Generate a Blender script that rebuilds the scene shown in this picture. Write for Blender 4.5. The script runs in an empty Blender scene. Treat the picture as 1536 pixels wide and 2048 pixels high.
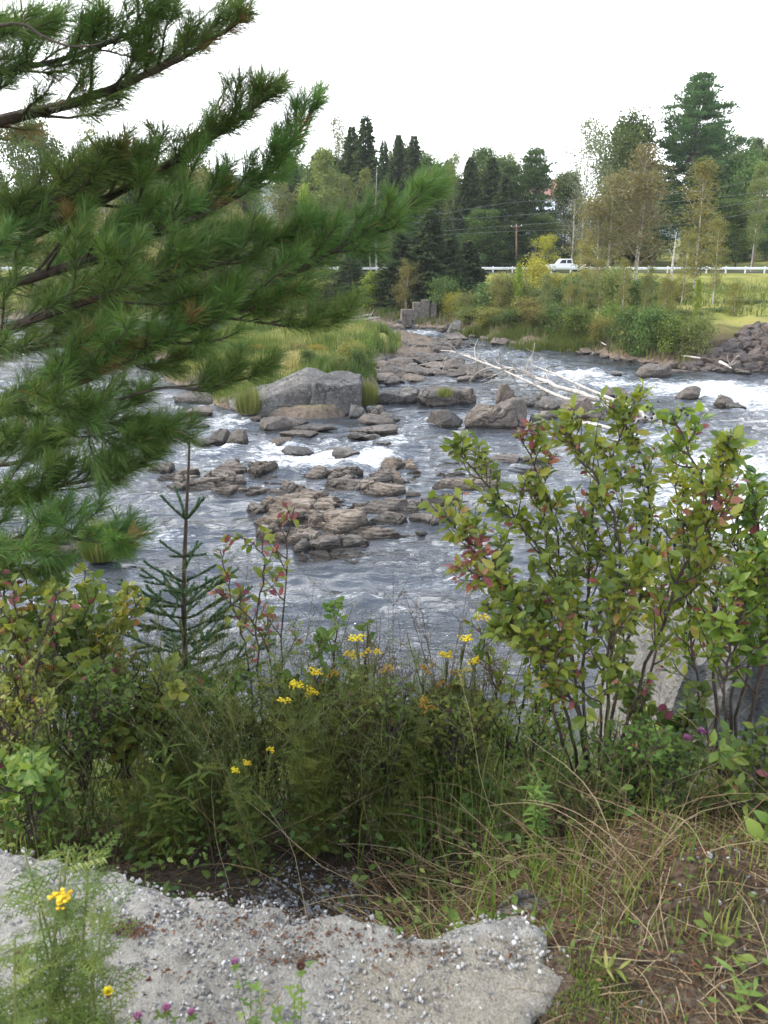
import bpy, bmesh, math, random
import numpy as np
from mathutils import Vector, Matrix
from mathutils.geometry import delaunay_2d_cdt

random.seed(7)
RS = np.random.RandomState
scene = bpy.context.scene
COL = scene.collection
PI = math.pi

# ------------------------------------------------------------------ camera model
F = 1593.0
PITCH = math.radians(18.0)
CAMZ = 7.0
def ray(u, v):
    xc, yc = (u - 768.0) / F, (1024.0 - v) / F
    cp, sp = math.cos(PITCH), math.sin(PITCH)
    return np.array([xc, cp + yc * sp, -sp + yc * cp])
def px(u, v, z=0.0):
    d = ray(u, v); t = (z - CAMZ) / d[2]
    return np.array([d[0] * t, d[1] * t, z])
def pxd(u, v, y):
    d = ray(u, v); t = y / d[1]
    return np.array([d[0] * t, y, CAMZ + d[2] * t])

# ------------------------------------------------------------------ noise
def _hash(ix, iy, iz, seed):
    h = (ix.astype(np.int64) * 374761393 + iy.astype(np.int64) * 668265263 + iz.astype(np.int64) * 2147483647 + seed * 974634777) & 0xFFFFFFFF
    h = ((h ^ (h >> 13)) * 1274126177) & 0xFFFFFFFF
    h = ((h ^ (h >> 16)) * 2246822519) & 0xFFFFFFFF
    return ((h ^ (h >> 15)) & 0xFFFFFF) / float(0xFFFFFF)
def vnoise(x, y, z=None, seed=0):
    x = np.asarray(x, float); y = np.asarray(y, float)
    z = np.zeros_like(x) if z is None else np.asarray(z, float)
    xi, yi, zi = np.floor(x), np.floor(y), np.floor(z)
    fx, fy, fz = x - xi, y - yi, z - zi
    fx, fy, fz = [f * f * f * (f * (f * 6 - 15) + 10) for f in (fx, fy, fz)]
    r = 0
    for dx in (0, 1):
        for dy in (0, 1):
            for dz in (0, 1):
                w = (fx if dx else 1 - fx) * (fy if dy else 1 - fy) * (fz if dz else 1 - fz)
                r = r + w * _hash(xi + dx, yi + dy, zi + dz, seed)
    return r * 2 - 1
def fbm(x, y, z=None, seed=0, o=4, g=.5):
    a, s, r = 1.0, 1.0, 0
    for k in range(o):
        r = r + a * vnoise(np.asarray(x) * s, np.asarray(y) * s, None if z is None else np.asarray(z) * s, seed + k * 17)
        a *= g; s *= 2.03
    return r
def smooth(a, b, x):
    t = np.clip((x - a) / (b - a), 0, 1); return t * t * (3 - 2 * t)

# ------------------------------------------------------------------ mesh buffer
FACETED = {'rock_ledge', 'gravel', 'rail', 'post', 'body', 'cab', 'side_window', 'wall', 'roof', 'chimney', 'window', 'pane', 'upright_stones', 'collapsed_stones', 'crossarm', 'tail_light', 'headlight', 'rubble_boulder'}
class Buf:
    def __init__(s): s.v = []; s.f = {3: [], 4: []}; s.r = []; s.n = 0; s.at = {}
    def add(s, v, q=None, t=None, rnd=0.5):
        v = np.asarray(v, float).reshape(-1, 3)
        if q is not None and len(q): s.f[4].append(np.asarray(q, np.int64).reshape(-1, 4) + s.n)
        if t is not None and len(t): s.f[3].append(np.asarray(t, np.int64).reshape(-1, 3) + s.n)
        s.v.append(v); s.r.append(np.broadcast_to(np.asarray(rnd, float), (len(v),)) if np.ndim(rnd) < 1 or len(np.atleast_1d(rnd)) == len(v) else np.zeros(len(v)))
        s.n += len(v)
    def build(s, name, mat, parent=None, smooth_=False, extra=None):
        me = bpy.data.meshes.new(name)
        if s.n:
            V = np.concatenate(s.v); L = []; starts = []; c = 0
            for k in (3, 4):
                for a in s.f[k]:
                    L.append(a.reshape(-1)); starts.append(np.arange(len(a)) * k + c); c += a.size
            L = np.concatenate(L); starts = np.concatenate(starts)
            me.vertices.add(len(V)); me.vertices.foreach_set('co', V.astype(np.float32).ravel())
            me.loops.add(len(L)); me.loops.foreach_set('vertex_index', L.astype(np.int32))
            me.polygons.add(len(starts)); me.polygons.foreach_set('loop_start', starts.astype(np.int32))
            me.update(calc_edges=True)
            a = me.attributes.new('rnd', 'FLOAT', 'POINT'); a.data.foreach_set('value', np.concatenate(s.r).astype(np.float32))
            for k, arr in (extra or {}).items():
                a = me.attributes.new(k, 'FLOAT', 'POINT'); a.data.foreach_set('value', np.asarray(arr, np.float32))
            if name in FACETED: me.attributes.new('sharp_face', 'BOOLEAN', 'FACE').data.foreach_set('value', np.ones(len(starts), bool))
            elif smooth_: me.polygons.foreach_set('use_smooth', np.ones(len(starts), bool))
        me.materials.append(mat)
        o = bpy.data.objects.new(name, me); COL.objects.link(o)
        if parent is not None: o.parent = parent
        return o

def nrm(a): a = np.asarray(a, float); return a / np.maximum(np.linalg.norm(a, axis=-1, keepdims=True), 1e-9)
def frames(d, up):
    y = nrm(d); x = np.cross(y, up); bad = np.linalg.norm(x, axis=-1) < 1e-4
    if bad.any(): x[bad] = np.cross(y[bad], np.array([1, .3, .2]))
    x = nrm(x); z = np.cross(x, y)
    return np.stack([x, y, z], axis=-1)
def stamp(buf, tv, tq, tt, pos, M, sc, rnd=None):
    """m copies of a template; sc is (m,) or (m,3)"""
    tv = np.asarray(tv, float); m, k = len(pos), len(tv)
    if m == 0: return
    sc = np.asarray(sc, float); sc = sc[:, None] * np.ones(3) if sc.ndim == 1 else sc
    V = np.einsum('mkj,mij->mki', tv[None] * sc[:, None, :], M) + np.asarray(pos)[:, None, :]
    off = (np.arange(m) * k)[:, None, None]
    q = (np.asarray(tq, np.int64)[None] + off).reshape(-1, 4) if tq is not None and len(tq) else None
    t = (np.asarray(tt, np.int64)[None] + off).reshape(-1, 3) if tt is not None and len(tt) else None
    r = np.repeat(rnd if rnd is not None else np.full(m, .5), k)
    buf.add(V.reshape(-1, 3), q, t, r)
def tube(buf, P, r, sides=6, rnd=.5, cap=True):
    P = np.asarray(P, float); n = len(P); r = np.broadcast_to(np.asarray(r, float), (n,))
    T = nrm(np.gradient(P, axis=0)); ref = np.array([0.31, .17, 1.0]); ref = ref if abs(nrm(ref) @ T[0]) < .9 else np.array([1.0, .2, .1])
    X = nrm(np.cross(T, ref)); Y = np.cross(T, X)
    a = np.arange(sides) / sides * 2 * PI
    V = P[:, None] + r[:, None, None] * (np.cos(a)[None, :, None] * X[:, None] + np.sin(a)[None, :, None] * Y[:, None])
    i = np.arange(n - 1)[:, None] * sides; j = np.arange(sides)[None]; jn = (j + 1) % sides
    q = np.stack([i + j, i + jn, i + sides + jn, i + sides + j], -1).reshape(-1, 4)
    V = V.reshape(-1, 3); t = None
    if cap:
        V = np.vstack([V, P[-1] + T[-1] * r[-1] * .5]); b = (n - 1) * sides
        t = [[b + k, b + (k + 1) % sides, n * sides] for k in range(sides)]
    buf.add(V, q, t, rnd)
def catmull(pts, n):
    pts = np.asarray(pts, float); P = np.vstack([2 * pts[0] - pts[1], pts, 2 * pts[-1] - pts[-2]])
    t = np.linspace(0, len(pts) - 1 - 1e-6, n); i = t.astype(int); f = (t - i)[:, None]
    a, b, c, d = P[i], P[i + 1], P[i + 2], P[i + 3]
    return .5 * (2 * b + (c - a) * f + (2 * a - 5 * b + 4 * c - d) * f ** 2 + (3 * b - a - 3 * c + d) * f ** 3)
def box(buf, c, s, rot=0.0, rnd=.5, bev=0.0):
    bm = bmesh.new(); bmesh.ops.create_cube(bm, size=1)
    for v in bm.verts: v.co = Vector((v.co.x * s[0], v.co.y * s[1], v.co.z * s[2]))
    if bev: bmesh.ops.bevel(bm, geom=bm.edges[:], offset=bev, segments=2, affect='EDGES')
    bmesh.ops.rotate(bm, cent=(0, 0, 0), matrix=Matrix.Rotation(rot, 3, 'Z'), verts=bm.verts)
    bm.verts.ensure_lookup_table()
    bmesh.ops.triangulate(bm, faces=bm.faces)
    buf.add([[v.co.x + c[0], v.co.y + c[1], v.co.z + c[2]] for v in bm.verts], None, [[v.index for v in f.verts] for f in bm.faces], rnd)
    bm.free()
def grid_quads(nx, ny):
    i, j = np.meshgrid(np.arange(nx - 1), np.arange(ny - 1), indexing='xy'); a = (j * nx + i).ravel()
    return np.stack([a, a + 1, a + nx + 1, a + nx], -1)

# ------------------------------------------------------------------ things
def tag(o, label, cat, group=None):
    o['label'] = label; o['category'] = cat
    if group: o['group'] = group
    return o
def struct(o): o['kind'] = 'structure'; return o
def stuff(o, label, cat): o['kind'] = 'stuff'; o['label'] = label; o['category'] = cat; return o
def empty(name, loc=(0, 0, 0)):
    o = bpy.data.objects.new(name, None); o.empty_display_size = .1; COL.objects.link(o); o.location = loc; return o
def copy_tree(o, parent=None):
    c = o.copy(); COL.objects.link(c)
    if parent is not None: c.parent = parent
    for ch in list(o.children): copy_tree(ch, c)
    return c
PROTO = {}
def place(key, builder, loc, sc=1.0, rot=0.0, label='', cat='', group=None, tilt=(0, 0)):
    """the first time builds the kind, later copies the thing with its parts"""
    if key in PROTO: o = copy_tree(PROTO[key])
    else: o = builder(); PROTO[key] = o
    o.location = tuple(loc); o.scale = (sc, sc, sc) if np.isscalar(sc) else tuple(sc); o.rotation_euler = (tilt[0], tilt[1], rot)
    if 'group' in o and not group: del o['group']
    return tag(o, label, cat, group)

# ------------------------------------------------------------------ materials
def new_mat(name):
    m = bpy.data.materials.new(name); m.use_nodes = True; nt = m.node_tree; nt.nodes.clear()
    return m, nt, nt.nodes.new('ShaderNodeOutputMaterial')
def N(nt, typ, ins=None, **kw):
    n = nt.nodes.new(typ)
    for k, v in kw.items(): setattr(n, k, v)
    for k, v in (ins or {}).items():
        s = n.inputs[k]
        if hasattr(v, 'bl_idname') or isinstance(v, bpy.types.NodeSocket): nt.links.new(v, s)
        else: s.default_value = v
    return n
def ramp(nt, fac, stops, interp='LINEAR'):
    n = nt.nodes.new('ShaderNodeValToRGB'); n.color_ramp.interpolation = interp
    e = n.color_ramp.elements
    while len(e) > 1: e.remove(e[0])
    e[0].position = stops[0][0]; e[0].color = (*stops[0][1], 1)
    for p, c in stops[1:]: x = e.new(p); x.color = (*c, 1)
    nt.links.new(fac, n.inputs[0]); return n.outputs[0]
def attr(nt, name): return N(nt, 'ShaderNodeAttribute', attribute_name=name).outputs['Fac']
def math_(nt, op, a, b=0.0, c=0.0, clamp=False):
    n = N(nt, 'ShaderNodeMath', operation=op, use_clamp=clamp)
    for i, v in enumerate((a, b, c)):
        if isinstance(v, bpy.types.NodeSocket): nt.links.new(v, n.inputs[i])
        else: n.inputs[i].default_value = v
    return n.outputs[0]
def mix(nt, fac, a, b, typ='MIX'):
    n = N(nt, 'ShaderNodeMix', data_type='RGBA', blend_type=typ)
    for i, v in ((0, fac), (6, a), (7, b)):
        if isinstance(v, bpy.types.NodeSocket): nt.links.new(v, n.inputs[i])
        else: n.inputs[i].default_value = v if i == 0 else (*v, 1)
    return n.outputs[2]
def wpos(nt): return N(nt, 'ShaderNodeNewGeometry').outputs['Position']
def noise(nt, vec, scale, detail=4, rough=.6, stretch=None, rot=None):
    if stretch or rot:
        mp = N(nt, 'ShaderNodeMapping', {'Vector': vec}); 
        if stretch: mp.inputs['Scale'].default_value = stretch
        if rot: mp.inputs['Rotation'].default_value = rot
        vec = mp.outputs[0]
    return N(nt, 'ShaderNodeTexNoise', {'Vector': vec, 'Scale': scale, 'Detail': detail, 'Roughness': rough}).outputs['Fac']

def leafmat(name, stops, trans=.35, rough=.45, spec=.25):
    m, nt, out = new_mat(name)
    c = ramp(nt, attr(nt, 'rnd'), stops)
    ob = N(nt, 'ShaderNodeObjectInfo').outputs['Random']
    c = N(nt, 'ShaderNodeHueSaturation', {'Color': c, 'Hue': math_(nt, 'MULTIPLY_ADD', ob, .03, .485), 'Value': math_(nt, 'MULTIPLY_ADD', ob, .3, .85)}).outputs[0]
    p = N(nt, 'ShaderNodeBsdfPrincipled', {'Base Color': c, 'Roughness': rough, 'Specular IOR Level': spec})
    tc = N(nt, 'ShaderNodeHueSaturation', {'Color': c, 'Hue': .485, 'Saturation': 1.1, 'Value': 1.25}).outputs[0]
    t = N(nt, 'ShaderNodeBsdfTranslucent', {'Color': tc})
    x = N(nt, 'ShaderNodeMixShader', {0: trans, 1: p.outputs[0], 2: t.outputs[0]})
    nt.links.new(x.outputs[0], out.inputs[0]); return m
def barkmat(name, a, b, scale=6, st=(1, 1, .25)):
    m, nt, out = new_mat(name)
    tc = N(nt, 'ShaderNodeTexCoord').outputs['Object']
    n = noise(nt, tc, scale, 5, .7, stretch=st)
    p = N(nt, 'ShaderNodeBsdfPrincipled', {'Base Color': ramp(nt, n, [(.35, a), (.65, b)]), 'Roughness': .9, 'Specular IOR Level': .2})
    b_ = N(nt, 'ShaderNodeBump', {'Strength': .6, 'Distance': .02, 'Height': n}); nt.links.new(b_.outputs[0], p.inputs['Normal'])
    nt.links.new(p.outputs[0], out.inputs[0]); return m
def plain(name, c, rough=.6, metal=0.0, vary=.15, scale=8):
    m, nt, out = new_mat(name)
    n = noise(nt, N(nt, 'ShaderNodeTexCoord').outputs['Object'], scale, 5, .65)
    lo = tuple(x * (1 - vary) for x in c); hi = tuple(min(1, x * (1 + vary)) for x in c)
    p = N(nt, 'ShaderNodeBsdfPrincipled', {'Base Color': ramp(nt, n, [(.3, lo), (.7, hi)]), 'Roughness': rough, 'Metallic': metal})
    nt.links.new(p.outputs[0], out.inputs[0]); return m
def rockmat(name, a, b, c, strata=0.0, lichen=.0, wet=True):
    m, nt, out = new_mat(name)
    P = wpos(nt)
    ob = N(nt, 'ShaderNodeObjectInfo').outputs['Random']
    n1 = noise(nt, P, .9, 5, .6); n2 = noise(nt, P, 7, 6, .75); n3 = noise(nt, P, 38, 3, .7)
    s = math_(nt, 'ADD', math_(nt, 'MULTIPLY', n1, .45), math_(nt, 'MULTIPLY', n2, .55))
    col = ramp(nt, s, [(.34, a), (.5, b), (.64, c)])
    col = N(nt, 'ShaderNodeHueSaturation', {'Color': col, 'Saturation': math_(nt, 'MULTIPLY_ADD', ob, .5, .7), 'Value': math_(nt, 'MULTIPLY_ADD', ob, .45, .75)}).outputs[0]
    if lichen:
        l = noise(nt, P, 4.5, 6, .75); lm = ramp(nt, l, [(.56, (0, 0, 0)), (.66, (1, 1, 1))])
        col = mix(nt, math_(nt, 'MULTIPLY', lm, lichen), col, (.42, .42, .37))
    wp = N(nt, 'ShaderNodeVectorMath', {0: P, 1: N(nt, 'ShaderNodeTexNoise', {'Vector': P, 'Scale': 1.6, 'Detail': 4.0}).outputs['Color']}, operation='ADD').outputs[0]
    vd = N(nt, 'ShaderNodeTexVoronoi', {'Vector': N(nt, 'ShaderNodeMapping', {'Vector': wp, 'Scale': (.75, .9, 1.3)}).outputs[0], 'Scale': .95}, feature='DISTANCE_TO_EDGE').outputs['Distance']
    ck = ramp(nt, vd, [(.0, (1, 1, 1)), (.034, (0, 0, 0))]); ck = math_(nt, 'MULTIPLY', ck, ramp(nt, n1, [(.42, (0, 0, 0)), (.55, (1, 1, 1))]))
    col = mix(nt, math_(nt, 'MULTIPLY', ck, .75), col, (.030, .026, .022))
    if wet:
        z = N(nt, 'ShaderNodeSeparateXYZ', {0: P}).outputs[2]
        zz = math_(nt, 'ADD', z, math_(nt, 'MULTIPLY', math_(nt, 'SUBTRACT', n2, .5), .22))
        w = ramp(nt, zz, [(.05, (1, 1, 1)), (.16, (0, 0, 0))])
        col = mix(nt, math_(nt, 'MULTIPLY', w, .78), col, (.018, .014, .01))
    p = N(nt, 'ShaderNodeBsdfPrincipled', {'Base Color': col, 'Roughness': .85, 'Specular IOR Level': .3})
    h = math_(nt, 'ADD', math_(nt, 'MULTIPLY', n2, 1.0), math_(nt, 'MULTIPLY', n3, .25))
    if strata:
        st = noise(nt, P, 2.2, 4, .6, stretch=(1, 1, 9), rot=(.14, .1, 0)); h = math_(nt, 'ADD', h, math_(nt, 'MULTIPLY', st, strata))
    h = math_(nt, 'SUBTRACT', h, math_(nt, 'MULTIPLY', ck, .8))
    b_ = N(nt, 'ShaderNodeBump', {'Strength': 1.0, 'Distance': .16, 'Height': h}); nt.links.new(b_.outputs[0], p.inputs['Normal'])
    nt.links.new(p.outputs[0], out.inputs[0]); return m

M = {}
M['pine'] = leafmat('pine_needles', [(0, (.046, .088, .022)), (.5, (.085, .150, .034)), (.90, (.150, .215, .055)), (1, (.20, .13, .05))], .32, .5, .25)
M['spruce_near'] = leafmat('sapling_needles', [(0, (.035, .085, .040)), (1, (.09, .17, .07))], .15, .5)
M['spruce'] = leafmat('spruce_needles', [(0, (.045, .070, .030)), (.6, (.085, .120, .048)), (1, (.15, .185, .07))], .28, .6, .15)
M['bigpine'] = leafmat('tall_pine_needles', [(0, (.050, .095, .038)), (.6, (.080, .140, .050)), (1, (.13, .20, .07))], .28, .6, .15)
M['maple'] = leafmat('maple_leaves', [(0, (.052, .085, .026)), (.6, (.090, .140, .036)), (1, (.15, .205, .055))], .38, .5, .2)
M['birch'] = leafmat('birch_leaves', [(0, (.105, .135, .040)), (.6, (.165, .195, .058)), (1, (.24, .25, .08))], .4, .5, .2)
M['olive'] = leafmat('olive_leaves', [(0, (.125, .130, .034)), (.6, (.195, .190, .050)), (1, (.28, .25, .07))], .4, .5, .2)
M['aspen'] = leafmat('aspen_leaves', [(0, (.125, .122, .045)), (.6, (.195, .178, .068)), (1, (.26, .22, .09))], .38, .5, .2)
M['pale'] = leafmat('pale_leaves', [(0, (.12, .15, .075)), (1, (.22, .25, .13))], .4, .5, .2)
M['lime'] = leafmat('lime_leaves', [(0, (.13, .20, .03)), (1, (.24, .30, .05))], .45, .5, .2)
M['yellow'] = leafmat('yellow_leaves', [(0, (.20, .20, .03)), (1, (.36, .32, .05))], .45, .5, .2)
M['shrubleaf'] = leafmat('berry_shrub_leaves', [(0, (.070, .125, .025)), (.3, (.15, .225, .036)), (.65, (.26, .32, .050)), (.9, (.38, .38, .07)), (1, (.40, .26, .08))], .45, .38, .4)
M['redleaf'] = leafmat('red_autumn_leaves', [(0, (.17, .045, .060)), (.5, (.25, .075, .070)), (1, (.34, .15, .065))], .38, .4, .4)
M['herb'] = leafmat('herb_leaves', [(0, (.065, .115, .024)), (.6, (.125, .185, .036)), (1, (.23, .26, .055))], .35, .5, .25)
M['fern'] = leafmat('feathery_leaves', [(0, (.095, .125, .022)), (.6, (.175, .200, .036)), (1, (.29, .27, .06))], .35, .5, .25)
M['bushleaf'] = leafmat('yellowing_leaves', [(0, (.10, .155, .03)), (.55, (.20, .245, .045)), (.9, (.32, .30, .06)), (1, (.38, .20, .06))], .4, .45, .3)
M['drygrass'] = leafmat('straw', [(0, (.10, .062, .030)), (.6, (.23, .165, .088)), (1, (.48, .39, .25))], .2, .7, .15)
M['grass'] = leafmat('green_blades', [(0, (.085, .14, .03)), (.6, (.17, .22, .05)), (1, (.34, .31, .11))], .4, .55, .2)
M['islegrass'] = leafmat('island_blades', [(0, (.060, .095, .024)), (.4, (.125, .160, .040)), (.7, (.21, .215, .065)), (.9, (.30, .26, .11)), (1, (.40, .33, .18))], .4, .6, .15)
M['stem'] = leafmat('green_stems', [(0, (.07, .10, .025)), (1, (.16, .16, .05))], .1, .6)
M['drystem'] = leafmat('brown_stems', [(0, (.060, .042, .028)), (1, (.16, .10, .05))], .05, .7)
M['tansy'] = leafmat('yellow_buttons', [(0, (.52, .36, .012)), (.6, (.74, .56, .02)), (1, (.85, .70, .04))], .15, .6)
M['oldtansy'] = leafmat('faded_buttons', [(0, (.18, .10, .02)), (1, (.45, .28, .03))], .1, .7)
M['cloverhead'] = leafmat('clover_petals', [(0, (.20, .05, .12)), (.6, (.40, .14, .28)), (1, (.60, .36, .48))], .3, .6)
M['deadhead'] = leafmat('brown_petals', [(0, (.06, .03, .02)), (1, (.16, .075, .045))], .1, .8)
M['berry'] = plain('black_berries', (.010, .008, .014), .25, vary=.3)
M['bark_pine'] = barkmat('pine_bark', (.030, .024, .018), (.085, .068, .052), 14)
M['bark_dark'] = barkmat('dark_bark', (.055, .045, .038), (.13, .11, .09), 5)
M['bark_pale'] = barkmat('pale_bark', (.22, .20, .175), (.50, .47, .42), 3, (1, 1, 1.4))
M['bark_shrub'] = barkmat('shrub_bark', (.035, .027, .022), (.10, .08, .065), 40)
M['driftwood'] = barkmat('weathered_wood', (.25, .23, .205), (.50, .47, .43), 5)
M['greywood'] = barkmat('grey_wood', (.20, .175, .15), (.42, .38, .34), 5)
M['rock'] = rockmat('brown_rock', (.075, .062, .052), (.155, .128, .106), (.27, .23, .195), .5, .22)
M['ledge'] = rockmat('ledge_rock', (.080, .064, .050), (.195, .160, .128), (.34, .29, .24), 1.4, .10)
M['greyrock'] = rockmat('grey_rock', (.060, .055, .050), (.135, .124, .112), (.27, .25, .225), .5, .5)
M['rubble'] = rockmat('rubble_rock', (.060, .048, .042), (.12, .095, .082), (.20, .16, .14), 0, .05, False)
M['pier'] = plain('pier_stone', (.115, .100, .085), .95, vary=.55, scale=4)
M['galv'] = plain('galvanized_steel', (.62, .64, .66), .45, .3)
M['polewood'] = barkmat('pole_wood', (.12, .075, .045), (.24, .16, .10), 6)
M['wire'] = plain('wire_metal', (.30, .31, .32), .45, .4)
M['white'] = plain('white_paint', (.78, .79, .80), .3, vary=.05)
M['glass'] = plain('dark_glass', (.03, .035, .04), .1)
M['tyre'] = plain('black_rubber', (.02, .02, .02), .8)
M['lampred'] = plain('red_lens', (.35, .02, .02), .3)
M['roof'] = plain('red_shingles', (.30, .155, .125), .9, scale=3)
M['wall'] = plain('white_siding', (.72, .71, .69), .7, vary=.06)
M['asphalt'] = plain('asphalt', (.06, .06, .062), .9, scale=4)
M['pebble'] = leafmat('gravel_stones', [(0, (.11, .10, .09)), (.5, (.27, .26, .245)), (1, (.50, .49, .475))], 0, .85, .2)
M['litter'] = leafmat('leaf_crumbs', [(0, (.055, .028, .016)), (.6, (.13, .065, .035)), (1, (.24, .15, .08))], .1, .85, .1)

# ground
def ground_mat():
    m, nt, out = new_mat('ground_soil'); P = wpos(nt)
    n1 = noise(nt, P, .25, 5, .6); n2 = noise(nt, P, 5, 6, .7); n3 = noise(nt, P, 45, 4, .75)
    soil = ramp(nt, math_(nt, 'ADD', math_(nt, 'MULTIPLY', n2, .4), math_(nt, 'MULTIPLY', n3, .6)), [(.36, (.024, .017, .011)), (.5, (.062, .045, .030)), (.62, (.125, .095, .068)), (.72, (.26, .23, .19))])
    mead = ramp(nt, math_(nt, 'ADD', math_(nt, 'MULTIPLY', n1, .6), math_(nt, 'MULTIPLY', n2, .4)), [(.36, (.10, .115, .025)), (.5, (.18, .185, .045)), (.62, (.26, .23, .075))])
    col = mix(nt, attr(nt, 'meadow'), soil, mead)
    shore = ramp(nt, n2, [(.35, (.07, .055, .042)), (.65, (.20, .155, .12))])
    col = mix(nt, attr(nt, 'shore'), col, shore)
    p = N(nt, 'ShaderNodeBsdfPrincipled', {'Base Color': col, 'Roughness': .95, 'Specular IOR Level': .1})
    b_ = N(nt, 'ShaderNodeBump', {'Strength': .7, 'Distance': .03, 'Height': math_(nt, 'ADD', n2, n3)}); nt.links.new(b_.outputs[0], p.inputs['Normal'])
    nt.links.new(p.outputs[0], out.inputs[0]); return m
def concrete_mat():
    m, nt, out = new_mat('weathered_concrete'); P = wpos(nt)
    n1 = noise(nt, P, 2.5, 6, .65); n2 = noise(nt, P, 22, 6, .75); n3 = noise(nt, P, 150, 3, .7)
    s = math_(nt, 'ADD', math_(nt, 'MULTIPLY', n1, .35), math_(nt, 'ADD', math_(nt, 'MULTIPLY', n2, .4), math_(nt, 'MULTIPLY', n3, .25)))
    base = ramp(nt, s, [(.38, (.16, .147, .127)), (.47, (.28, .265, .235)), (.54, (.38, .362, .325)), (.64, (.56, .54, .50))])
    sand = ramp(nt, math_(nt, 'ADD', math_(nt, 'MULTIPLY', n2, .45), math_(nt, 'MULTIPLY', n3, .55)), [(.36, (.165, .145, .112)), (.5, (.285, .255, .20)), (.65, (.42, .385, .32))])
    col = mix(nt, math_(nt, 'MULTIPLY', ramp(nt, math_(nt, 'ADD', attr(nt, 'sandy'), math_(nt, 'MULTIPLY', math_(nt, 'SUBTRACT', n2, .5), 1.6)), [(.3, (0, 0, 0)), (.7, (1, 1, 1))]), .85), base, sand)
    vor = N(nt, 'ShaderNodeTexVoronoi', {'Vector': P, 'Scale': 75.0}, feature='F1')
    agg = ramp(nt, vor.outputs['Distance'], [(.16, (1, 1, 1)), (.30, (0, 0, 0))])
    pick = ramp(nt, N(nt, 'ShaderNodeSeparateColor', {0: vor.outputs['Color']}).outputs[0], [(.66, (0, 0, 0)), (.7, (1, 1, 1))])
    col = mix(nt, math_(nt, 'MULTIPLY', math_(nt, 'MULTIPLY', agg, pick), .7), col, (.15, .14, .135))
    st = ramp(nt, noise(nt, P, 5, 5, .7), [(.56, (0, 0, 0)), (.70, (1, 1, 1))])
    col = mix(nt, math_(nt, 'MULTIPLY', st, .45), col, (.16, .125, .095))
    p = N(nt, 'ShaderNodeBsdfPrincipled', {'Base Color': col, 'Roughness': .92, 'Specular IOR Level': .15})
    b_ = N(nt, 'ShaderNodeBump', {'Strength': 1.0, 'Distance': .02, 'Height': math_(nt, 'ADD', math_(nt, 'MULTIPLY', n2, 1.3), n3)}); nt.links.new(b_.outputs[0], p.inputs['Normal'])
    nt.links.new(p.outputs[0], out.inputs[0]); return m
def water_mat():
    m, nt, out = new_mat('river_water'); P = wpos(nt)
    r1 = noise(nt, P, 1.1, 5, .65, stretch=(.55, 1.3, 1), rot=(0, 0, .25))
    r2 = noise(nt, P, 4.2, 5, .65, stretch=(.6, 1.3, 1), rot=(0, 0, -.2))
    r3 = noise(nt, P, 13, 3, .6, stretch=(.7, 1.2, 1))
    tb = attr(nt, 'turb')
    h = math_(nt, 'ADD', math_(nt, 'MULTIPLY', r1, .30), math_(nt, 'ADD', math_(nt, 'MULTIPLY', r2, .06), math_(nt, 'MULTIPLY', r3, .018)))
    calm = ramp(nt, noise(nt, P, .38, 3, .55, stretch=(.6, 1.4, 1)), [(.40, (.22, .22, .22)), (.62, (1, 1, 1))])
    h = math_(nt, 'MULTIPLY', math_(nt, 'MULTIPLY', h, math_(nt, 'MULTIPLY_ADD', tb, 1.3, .75)), math_(nt, 'MAXIMUM', calm, math_(nt, 'MULTIPLY', tb, 1.2)))
    bump = N(nt, 'ShaderNodeBump', {'Strength': 1.0, 'Distance': 1.0, 'Height': h})
    air = math_(nt, 'MULTIPLY', tb, math_(nt, 'MULTIPLY_ADD', r1, 2.2, -.45), clamp=True)
    body = mix(nt, air, (.024, .026, .029), (.13, .145, .165))
    w = N(nt, 'ShaderNodeBsdfPrincipled', {'Base Color': body, 'Roughness': .06, 'IOR': 1.38, 'Specular IOR Level': .7, 'Normal': bump.outputs[0]})
    f1 = noise(nt, P, 2.0, 9, .78, stretch=(.40, 1.9, 1), rot=(0, 0, .35))
    f2 = noise(nt, P, 8.5, 6, .75, stretch=(.40, 1.7, 1), rot=(0, 0, -.2))
    fn = math_(nt, 'ADD', math_(nt, 'MULTIPLY', f1, .6), math_(nt, 'MULTIPLY', f2, .4))
    f = math_(nt, 'ADD', attr(nt, 'foam'), math_(nt, 'MULTIPLY', math_(nt, 'SUBTRACT', fn, .5), 4.2))  # mask holds white water plus the painted glints at the left
    fm = ramp(nt, f, [(.46, (0, 0, 0)), (.72, (.42, .42, .42)), (1.0, (1, 1, 1))])
    wh = N(nt, 'ShaderNodeBsdfPrincipled', {'Base Color': ramp(nt, f2, [(.3, (.62, .63, .63)), (.7, (.86, .87, .87))]), 'Roughness': .7, 'Specular IOR Level': .3, 'Normal': bump.outputs[0]})
    x = N(nt, 'ShaderNodeMixShader', {0: fm, 1: w.outputs[0], 2: wh.outputs[0]})
    nt.links.new(x.outputs[0], out.inputs[0]); return m
M['ground'], M['concrete'], M['water'] = ground_mat(), concrete_mat(), water_mat()

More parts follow.
